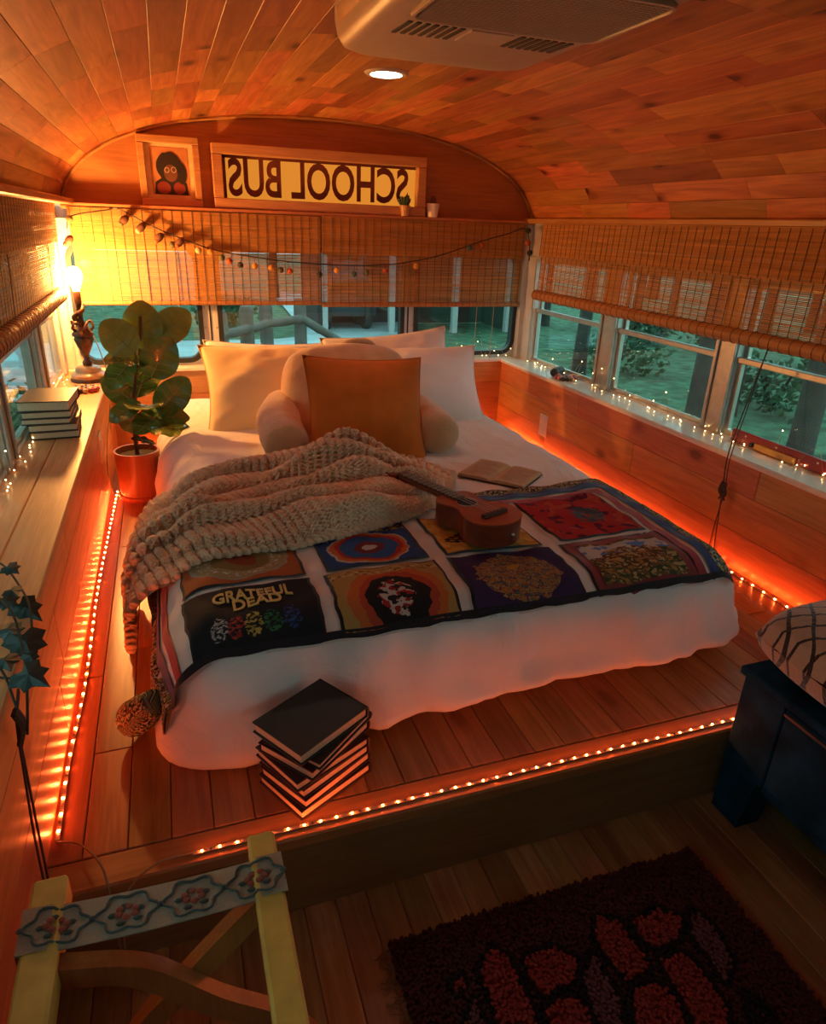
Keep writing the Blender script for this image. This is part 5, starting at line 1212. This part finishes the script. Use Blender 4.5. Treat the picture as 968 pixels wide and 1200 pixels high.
# ------------------------------------------------------------------ rug
rg = thing('shag_rug', 'dark maroon shaggy rug with red patches outlined in black', 'rug', (-.14, .5, .0))
M_rg = plain('rug_maroon', (.065, .014, .013), .95, noise_amt=.35, nscale=80); M_rr = plain('rug_red', (.27, .032, .027), .95, noise_amt=.3, nscale=90); M_rk = plain('rug_black', (.010, .006, .007), .95); M_rp = plain('rug_mauve', (.14, .05, .058), .95, noise_amt=.3, nscale=90)
def zp(l): return [on((430+a/1.8, 980+b/1.8), 'z', .02) for a, b in l]
polys = [(zp([(265, 235), (300, 255), (318, 300), (350, 370), (372, 440), (290, 445), (258, 330), (240, 285)]), 1), (zp([(335, 258), (390, 232), (442, 258), (435, 305), (372, 332), (345, 300)]), 1), (zp([(490, 170), (530, 180), (565, 225), (595, 275), (548, 302), (520, 265), (482, 215)]), 1),
         (zp([(562, 178), (615, 153), (663, 172), (655, 215), (605, 232), (575, 205)]), 1), (zp([(690, 155), (730, 190), (770, 260), (755, 303), (725, 255), (685, 205)]), 2), (zp([(618, 262), (665, 245), (705, 280), (755, 360), (765, 430), (710, 430), (665, 330)]), 1),
         (zp([(565, 325), (615, 308), (650, 340), (690, 440), (570, 450)]), 1), (zp([(475, 245), (500, 290), (535, 350), (545, 440), (510, 440), (460, 310)]), 2), (zp([(380, 360), (440, 335), (465, 370), (480, 430), (390, 440)]), 1), (zp([(178, 312), (200, 296), (207, 312), (185, 324)]), 1), (zp([(225, 345), (262, 440), (200, 440)]), 2),
         (zp([(800, 330), (840, 360), (890, 440), (830, 440)]), 0)]
def inpoly(p, poly):
    c = False; j = len(poly)-1
    for i in range(len(poly)):
        a, b = poly[i], poly[j]
        if (a.y > p.y) != (b.y > p.y) and p.x < (b.x-a.x)*(p.y-a.y)/(b.y-a.y)+a.x: c = not c
        j = i
    return c
def pdist(p, poly):
    best = 9
    for i in range(len(poly)):
        a, b = poly[i-1], poly[i]; ab = b-a; t_ = max(0, min(1, ((p.x-a.x)*ab.x+(p.y-a.y)*ab.y)/(ab.x**2+ab.y**2))); best = min(best, sqrt((p.x-a.x-ab.x*t_)**2+(p.y-a.y-ab.y*t_)**2))
    return best
RX0, RX1, RY0, RY1 = -.495, .225, .12, .835
MB().cbox(RX0, RX1, RY0, RY1, .0005, .008, .003).build('backing', M_rk, rg)
piles = {}; sp = .0058; y = RY0
while y < RY1:
    x = RX0
    while x < RX1:
        jx, jy = x+random.uniform(-.0022, .0022)+.006*nz(y*20, 1), y+random.uniform(-.0022, .0022)+.006*nz(x*20, 2); p = Vector((jx, jy)); key = ('g', 0)
        for i, (pl, ty) in enumerate(polys):
            if inpoly(p, pl) and ty: key = ('p', i); break
            if pdist(p, pl) < .013: key = ('k', 0)
        b = piles.setdefault(key, MB()); hgt = random.uniform(.011, .015)*(1.15 if key[0] == 'p' else 1); r_ = .0048
        tx, ty_ = jx+random.uniform(-.0035, .0035), jy+random.uniform(-.0035, .0035); a0 = random.random()*6.28
        vs = [(jx+r_*cos(a0+k*1.571), jy+r_*sin(a0+k*1.571), .006) for k in range(4)]+[(tx+r_*.8*cos(a0+k*1.571), ty_+r_*.8*sin(a0+k*1.571), .006+hgt) for k in range(4)]
        b.add(vs, [(k, (k+1) % 4, 4+(k+1) % 4, 4+k) for k in range(4)]+[(4, 5, 6, 7)]); x += sp
    y += sp
for key, b in piles.items():
    o = b.build({'g': 'ground_pile', 'k': 'outline_pile', 'p': 'patch_pile'}[key[0]], {'g': M_rg, 'k': M_rk, 'p': M_rr if key[0] != 'p' or polys[key[1]][1] == 1 else M_rp}[key[0]], rg); o['kind'] = 'stuff'
M_fr = plain('fringe', (.30, .19, .11), .9)
m = MB()
for k in range(46):
    y0_ = RY1-.005-k*.0035*1.2 if k < 40 else RY0+.02*(k-39); m.tube(smoothpath([(RX0+.006, y0_, .008), (RX0-.015, y0_+random.uniform(-.01, .01), .007), (RX0-.03+random.uniform(-.01, .008), y0_+random.uniform(-.02, .015), .003)], 3), .0009, 3)
m.build('fringe', M_fr, rg)['kind'] = 'stuff'

# ------------------------------------------------------------------ blue chest with fleece cushion
bc = thing('blue_chest', 'dark blue painted wooden chest bench by the right wall', 'bench', (.7, .5, 0))
M_blue = plain('blue_paint', (.008, .040, .078), .65, noise_amt=.5, nscale=12, bump=.2, spec=.03); M_blued = plain('blue_worn', (.06, .045, .04), .5, noise_amt=.4)
bx0, bx1, by0, by1, bh = .385, 1.035, -.45, .94, .415
for (yy0, yy1) in ((by1-.10, by1), (by0, by0+.10)):
    for xx0, xx1 in ((bx0, bx0+.07), (bx1-.07, bx1)):
        MB().add([Vector(p) for p in ((xx0, yy0, .16), (xx1, yy0, .16), (xx1, yy1, .16), (xx0, yy1, .16), (xx0, yy0+.02, 0), (xx1, yy0+.02, 0), (xx1, yy1-.0, 0), (xx0, yy1-.0, 0))], [(0, 1, 2, 3), (7, 6, 5, 4), (0, 4, 5, 1), (1, 5, 6, 2), (2, 6, 7, 3), (3, 7, 4, 0)]).build('leg', M_blue, bc, fix=True)
MB().cbox(bx0+.004, bx1, by0, by1-.004, .155, bh-.022, .004).build('carcass', M_blue, bc)
MB().cbox(bx0-.004, bx0+.012, by0, by1-.118, .165, bh-.03, .003).build('front_panel', M_blue, bc); MB().cbox(bx0-.004, bx0+.014, by1-.115, by1, .155, bh-.025, .003).build('corner_stile', M_blue, bc)
MB().cbox(bx0-.006, bx0+.006, by0, by1-.118, .150, .178, .004).build('lower_moulding', M_blue, bc)
MB().cbox(bx0-.014, bx1, by0, by1+.010, bh-.022, bh, .004).build('lid', M_blue, bc); MB().cbox(bx0-.008, bx0+.004, by0, by1-.118, bh-.046, bh-.038, .002).build('worn_edge', M_blued, bc)
fc = thing('fleece_cushion', 'plump cream fleece cushion with black diamond lines on the blue chest', 'cushion', (.72, .45, bh))
def latt(nt, L, tc):
    mp = nd(nt, 'ShaderNodeMapping'); mp.inputs['Rotation'].default_value = (0, 0, radians(38)); mp.inputs['Scale'].default_value = (1, 1.25, 1); L.new(tc, mp.inputs[0])
    n = nd(nt, 'ShaderNodeTexNoise', Scale=9.0, Detail=2.0); L.new(tc, n.inputs['Vector']); sp_ = nd(nt, 'ShaderNodeSeparateXYZ')
    mx = nd(nt, 'ShaderNodeVectorMath', _operation='MULTIPLY_ADD'); mx.inputs[1].default_value = (.022, .022, .022); L.new(n.outputs['Color'], mx.inputs[0]); L.new(mp.outputs[0], mx.inputs[2]); L.new(mx.outputs[0], sp_.inputs[0]); outs = []
    for ax in (0, 1):
        a = nd(nt, 'ShaderNodeMath', _operation='PINGPONG'); a.inputs[1].default_value = .024; L.new(sp_.outputs[ax], a.inputs[0]); outs.append(a.outputs[0])
    mn = nd(nt, 'ShaderNodeMath', _operation='MINIMUM'); L.new(outs[0], mn.inputs[0]); L.new(outs[1], mn.inputs[1])
    r = ramp(nt, [(0, (.014, .012, .014)), (.0030, (.46, .33, .22))], 'CONSTANT'); L.new(mn.outputs[0], r.inputs[0]); return r.outputs[0]
M_fl = fabric('berber_fleece', (.5, .4, .3), weave=150, bump=1.0, sheen=.6); nt = M_fl.node_tree; tcn = [n for n in nt.nodes if n.type == 'TEX_COORD'][0]
nt.links.new(latt(nt, nt.links, tcn.outputs['Object']), nt.nodes['Principled BSDF'].inputs['Base Color'])
m = MB(); K = 60
def cush(u, v, sg_):
    a, b = u*2-1, v*2-1; a2 = a*(1-.06*b**6); b2 = b*(1-.04*a**6)
    th = .085*((1-abs(a)**6)*(1-abs(b)**9))**.36+.004*nz(a*30, b*40)+.010*nz(a*3, b*4)
    return Vector((.705+.335*a2, .40+.575*b2, bh+.080+sg_*th if sg_ > 0 else bh+.080-.078*((1-abs(a)**6)*(1-abs(b)**9))**.36))
m.grid(lambda u, v: cush(u, v, 1), K, K); m.grid(lambda u, v: cush(u, v, -1), K, K, True); m.build('cover', M_fl, fc, smooth=180)

# ------------------------------------------------------------------ outside
random.seed(33)
GZ = -.75
M_grass = plain('meadow', (.05, .13, .07), .95, noise_amt=.7, nscale=5.0); M_road = plain('road', (.36, .47, .52), .9, noise_amt=.2, nscale=2.0)
M_bark = plain('tree_bark', (.045, .035, .03), .95, noise_amt=.4, nscale=6); M_fence = plain('fence_wood', (.12, .115, .11), .9, noise_amt=.3, nscale=8)
M_fol = [translucent('foliage_%d' % i, c, .35, .7, 3, .5) for i, c in enumerate(((.035, .10, .035), (.05, .13, .045), (.025, .075, .03), (.09, .17, .06)))]
g = struct('floor_outside', label='grass meadow outside the bus')
MB().grid(lambda u, v: Vector((-30+60*u, -25+75*v, GZ+.03*nz(u*9, v*9)-.02)), 60, 75).build('grass', M_grass, g, smooth=180)
rd = struct('trim_5', label='pale gravel road behind the bus')
MB().grid(lambda u, v: Vector((-14+19.5*u-3.2*v*max(0, u-.8)/.2, 8.8+4.2*v+10*max(0, (u-.76)/.24)**2, GZ+.03+.01*nz(u*9, v*3))), 40, 6).build('road_surface', M_road, rd, smooth=180)
fn = thing('rail_fence', 'weathered wooden rail fence beside the gravel road', 'fence', (-.5, 7.0, GZ))
FP = [(-2.1, 6.2), (-1.05, 6.5), (0.0, 6.95), (.95, 7.6), (2.6, 9.2)]
FP = [(on((px_, 380), 'y', y_).x, y_) for px_, y_ in ((258, 5.5), (289, 5.8), (312, 6.1), (352, 6.4), (438, 6.6))]
for i, (x, y) in enumerate(FP):
    h = 1.42 if i < 4 else 1.0; m = MB(); m.tube([(x, y, GZ-.1), (x, y, GZ+h-.05), (x, y, GZ+h)], [.062, .060, .045], 10); m.build('post', M_fence, fn, smooth=50)
for i_, (a, b) in enumerate(zip(FP, FP[1:])):
    for h1, h2 in ((1.25, 1.25), (.78, .78)) if i_ < 3 else ((1.25, .82),):
        MB().tube([(a[0], a[1]-.05, GZ+h1), ((a[0]+b[0])/2, (a[1]+b[1])/2-.05, GZ+(h1+h2)/2-.01), (b[0], b[1]-.05, GZ+h2)], .038, 8).build('rail', M_fence, fn, smooth=50)
MB().tube([(FP[3][0]-.22, 6.2, GZ), (FP[3][0], 6.38, GZ+.9)], .035, 8).build('brace', M_fence, fn, smooth=50)
def leafcloud(m, c, r, n, size):
    c = Vector(c)
    for _ in range(n):
        d = Vector((random.gauss(0, 1), random.gauss(0, 1), random.gauss(0, 1))).normalized()*(r*random.random()**.45); d.z *= .8; p = c+d
        a = Vector((random.gauss(0, 1), random.gauss(0, 1), random.gauss(0, 1))).normalized(); b = a.orthogonal().normalized(); q = size*random.uniform(.6, 1.3)
        m.add([p-a*q, p+b*q*.5, p+a*q, p-b*q*.5], [(0, 1, 2, 3)])
def tree(label, x, y, h, r, ft, n, crown_lo, mi, group='trees outside the bus'):
    t = thing('tree', label, 'tree', (x, y, GZ), group=group)
    pa = [(x+.12*nz(z*.4, x)*z*.3, y+.12*nz(z*.4, y)*z*.3, GZ-.1+z) for z in (0, h*.12, h*.3, h*.5, h*.75, h)]
    MB().tube(pa, [r*1.35, r, r*.9, r*.75, r*.5, r*.15], 10).build('trunk', M_bark, t, smooth=60)
    for k in range(4):
        a = k*1.9+x; z0_ = crown_lo+(h-crown_lo)*.2*k; MB().tube([(x, y, GZ+z0_), (x+cos(a)*ft*.4, y+sin(a)*ft*.4, GZ+z0_+.35*ft), (x+cos(a)*ft*.8, y+sin(a)*ft*.8, GZ+z0_+.5*ft)], [r*.4, r*.25, r*.1], 6).build('branch', M_bark, t)
    m = MB(); k = 6
    for i in range(k):
        f_ = i/(k-1); z_ = crown_lo+(h-crown_lo)*f_; rr = ft*(1-.55*f_); leafcloud(m, (x+random.uniform(-.3, .3)*ft, y+random.uniform(-.3, .3)*ft, GZ+z_), rr, n//k, .16)
    m.build('crown', M_fol[mi], t)
# right side wood
spots = []
for i in range(18):
    spots.append((8.0+3.4*(i % 3)+random.uniform(-.7, .7), 1.5+2.7*(i//3)+random.uniform(-.6, .6)))
spots += [(3.6, 3.6), (4.6, 8.2), (6.6, 4.4), (9.6, 7.4), (5.8, 6.6), (7.6, 8.6), (4.4, 5.6), (5.2, 4.0), (6.0, 7.8), (7.2, 6.0), (5.6, 9.5), (8.5, 5.2), (7.0, 10.8), (5.0, 2.6)]
kept = []
for p in spots[18:]+spots[:18]:
    if all((p[0]-q[0])**2+(p[1]-q[1])**2 > 1.7**2 for q in kept): kept.append(p)
for i, (x, y) in enumerate(kept): tree('slim dark trunked tree in the wood beyond the right windows', x, y, random.uniform(6, 9), random.uniform(.08, .14), random.uniform(1.0, 1.3), 600, random.uniform(3.2, 4.2), i % 3, 'wood to the right')
for i in range(12): 
    x, y = -9+i*2.2+random.uniform(-.4, .4), 19+random.uniform(-1, 1)+2.5*(i % 2); tree('tall leafy tree behind the gravel road', x, y, random.uniform(6, 9), random.uniform(.12, .22), 1.7, 900, random.uniform(2.0, 3.0), i % 4, 'trees behind the road')
for i in range(9):  # close row with low crowns, shaped to hold daylight off the ledge
    x, y = -4.2-2.5*(i % 2)+random.uniform(-.4, .4), -2+i*1.9; tree('leafy tree outside the left windows', x, y, random.uniform(5, 8), .15, 1.3, 700, random.uniform(1.6, 2.2), i % 4, 'trees to the left')
tree('leaning trunked tree outside the rear left window', -2.9, 8.2, 6.5, .13, 1.4, 700, 2.3, 1, 'trees to the left')
def shrub(label, x, y, r, n, mi):
    t = thing('shrub', label, 'shrub', (x, y, GZ), group='undergrowth' if 'undergrowth' in label else None); m = MB()
    for k in range(5): leafcloud(m, (x+random.uniform(-.6, .6)*r, y+random.uniform(-.6, .6)*r, GZ+r*.45), r*.6, n//5, .06)
    m.build('foliage', M_fol[mi], t)
    for k in range(3): MB().tube([(x, y, GZ), (x+random.uniform(-.4, .4)*r, y+random.uniform(-.4, .4)*r, GZ+r*.7)], .02, 5).build('stem', M_bark, t)
random.seed(8)
for q in range(7): shrub('low dark undergrowth bush in the wood beyond the right windows', 6.5+random.uniform(-1, 4), 4+q*1.3, random.uniform(.5, .8), 600, 2)
shrub('bright green shrub in front of the dark shed behind the bus', 2.75, 8.0, .55, 700, 3); shrub('low green bush by the fence at the rear left', -2.0, 6.8, .7, 800, 1); shrub('low dark bush beyond the gravel road', .2, 14.2, .8, 800, 2)
sh = thing('shed', 'dark open sided shed with white posts behind the road', 'shed', (3.6, 14.5, GZ))
M_shed = plain('shed_dark', (.030, .026, .026), .9); M_sroof = plain('shed_roof', (.11, .045, .035), .8); M_wpost = plain('white_post', (.42, .44, .44), .7)
MB().box(2.0, 6.4, 15.2, 15.3, GZ, GZ+2.2).build('back_wall', M_shed, sh); MB().box(6.3, 6.4, 13.6, 15.2, GZ, GZ+2.2).build('side_wall', M_shed, sh); MB().box(2.0, 2.1, 13.6, 15.2, GZ, GZ+2.2).build('side_wall', M_shed, sh)
MB().prism([(13.4, GZ+2.1), (15.5, GZ+2.1), (14.5, GZ+2.9)], 1.8, 6.6, 'x').build('roof', M_sroof, sh, fix=True)
for x in (2.15, 3.55, 4.95, 6.2): MB().box(x-.06, x+.06, 13.6, 13.72, GZ, GZ+2.1).build('post', M_wpost, sh)
cr = thing('parked_car', 'dark parked car with a pale rear window inside the shed', 'car', (2.9, 14.5, GZ))
M_carb = plain('car_dark', (.025, .03, .035), .3, coat=.5); M_cwin = plain('car_window', (.16, .22, .25), .15)
def carbox(prof, x0, x1, nm, mt): MB().prism(prof, x0, x1, 'x').build(nm, mt, cr, fix=True)
carbox([(14.1, GZ+.30), (14.05, GZ+.75), (14.25, GZ+.95), (15.1, GZ+.95), (15.15, GZ+.3)], 2.25, 3.35, 'body', M_carb); carbox([(14.2, GZ+.95), (14.4, GZ+1.42), (15.1, GZ+1.42), (15.15, GZ+.95)], 2.33, 3.27, 'cabin', M_carb)
MB().add([Vector(p) for p in ((2.42, 14.21, GZ+1.0), (3.18, 14.21, GZ+1.0), (3.12, 14.365, GZ+1.36), (2.48, 14.365, GZ+1.36), (2.42, 14.23, GZ+1.0), (3.18, 14.23, GZ+1.0), (3.12, 14.385, GZ+1.36), (2.48, 14.385, GZ+1.36))], [(0, 1, 2, 3), (7, 6, 5, 4), (0, 4, 5, 1), (1, 5, 6, 2), (2, 6, 7, 3), (3, 7, 4, 0)]).build('rear_window', M_cwin, cr)
for x in (2.32, 3.18):
    for yy in (14.3, 14.95): MB().lathe([(0, -.07), (.28, -.07), (.30, 0), (.28, .07), (0, .07)], 16, (x, yy, GZ+.30), Matrix.Rotation(pi/2, 4, 'Y')).build('wheel', M_rubber, cr, smooth=40)
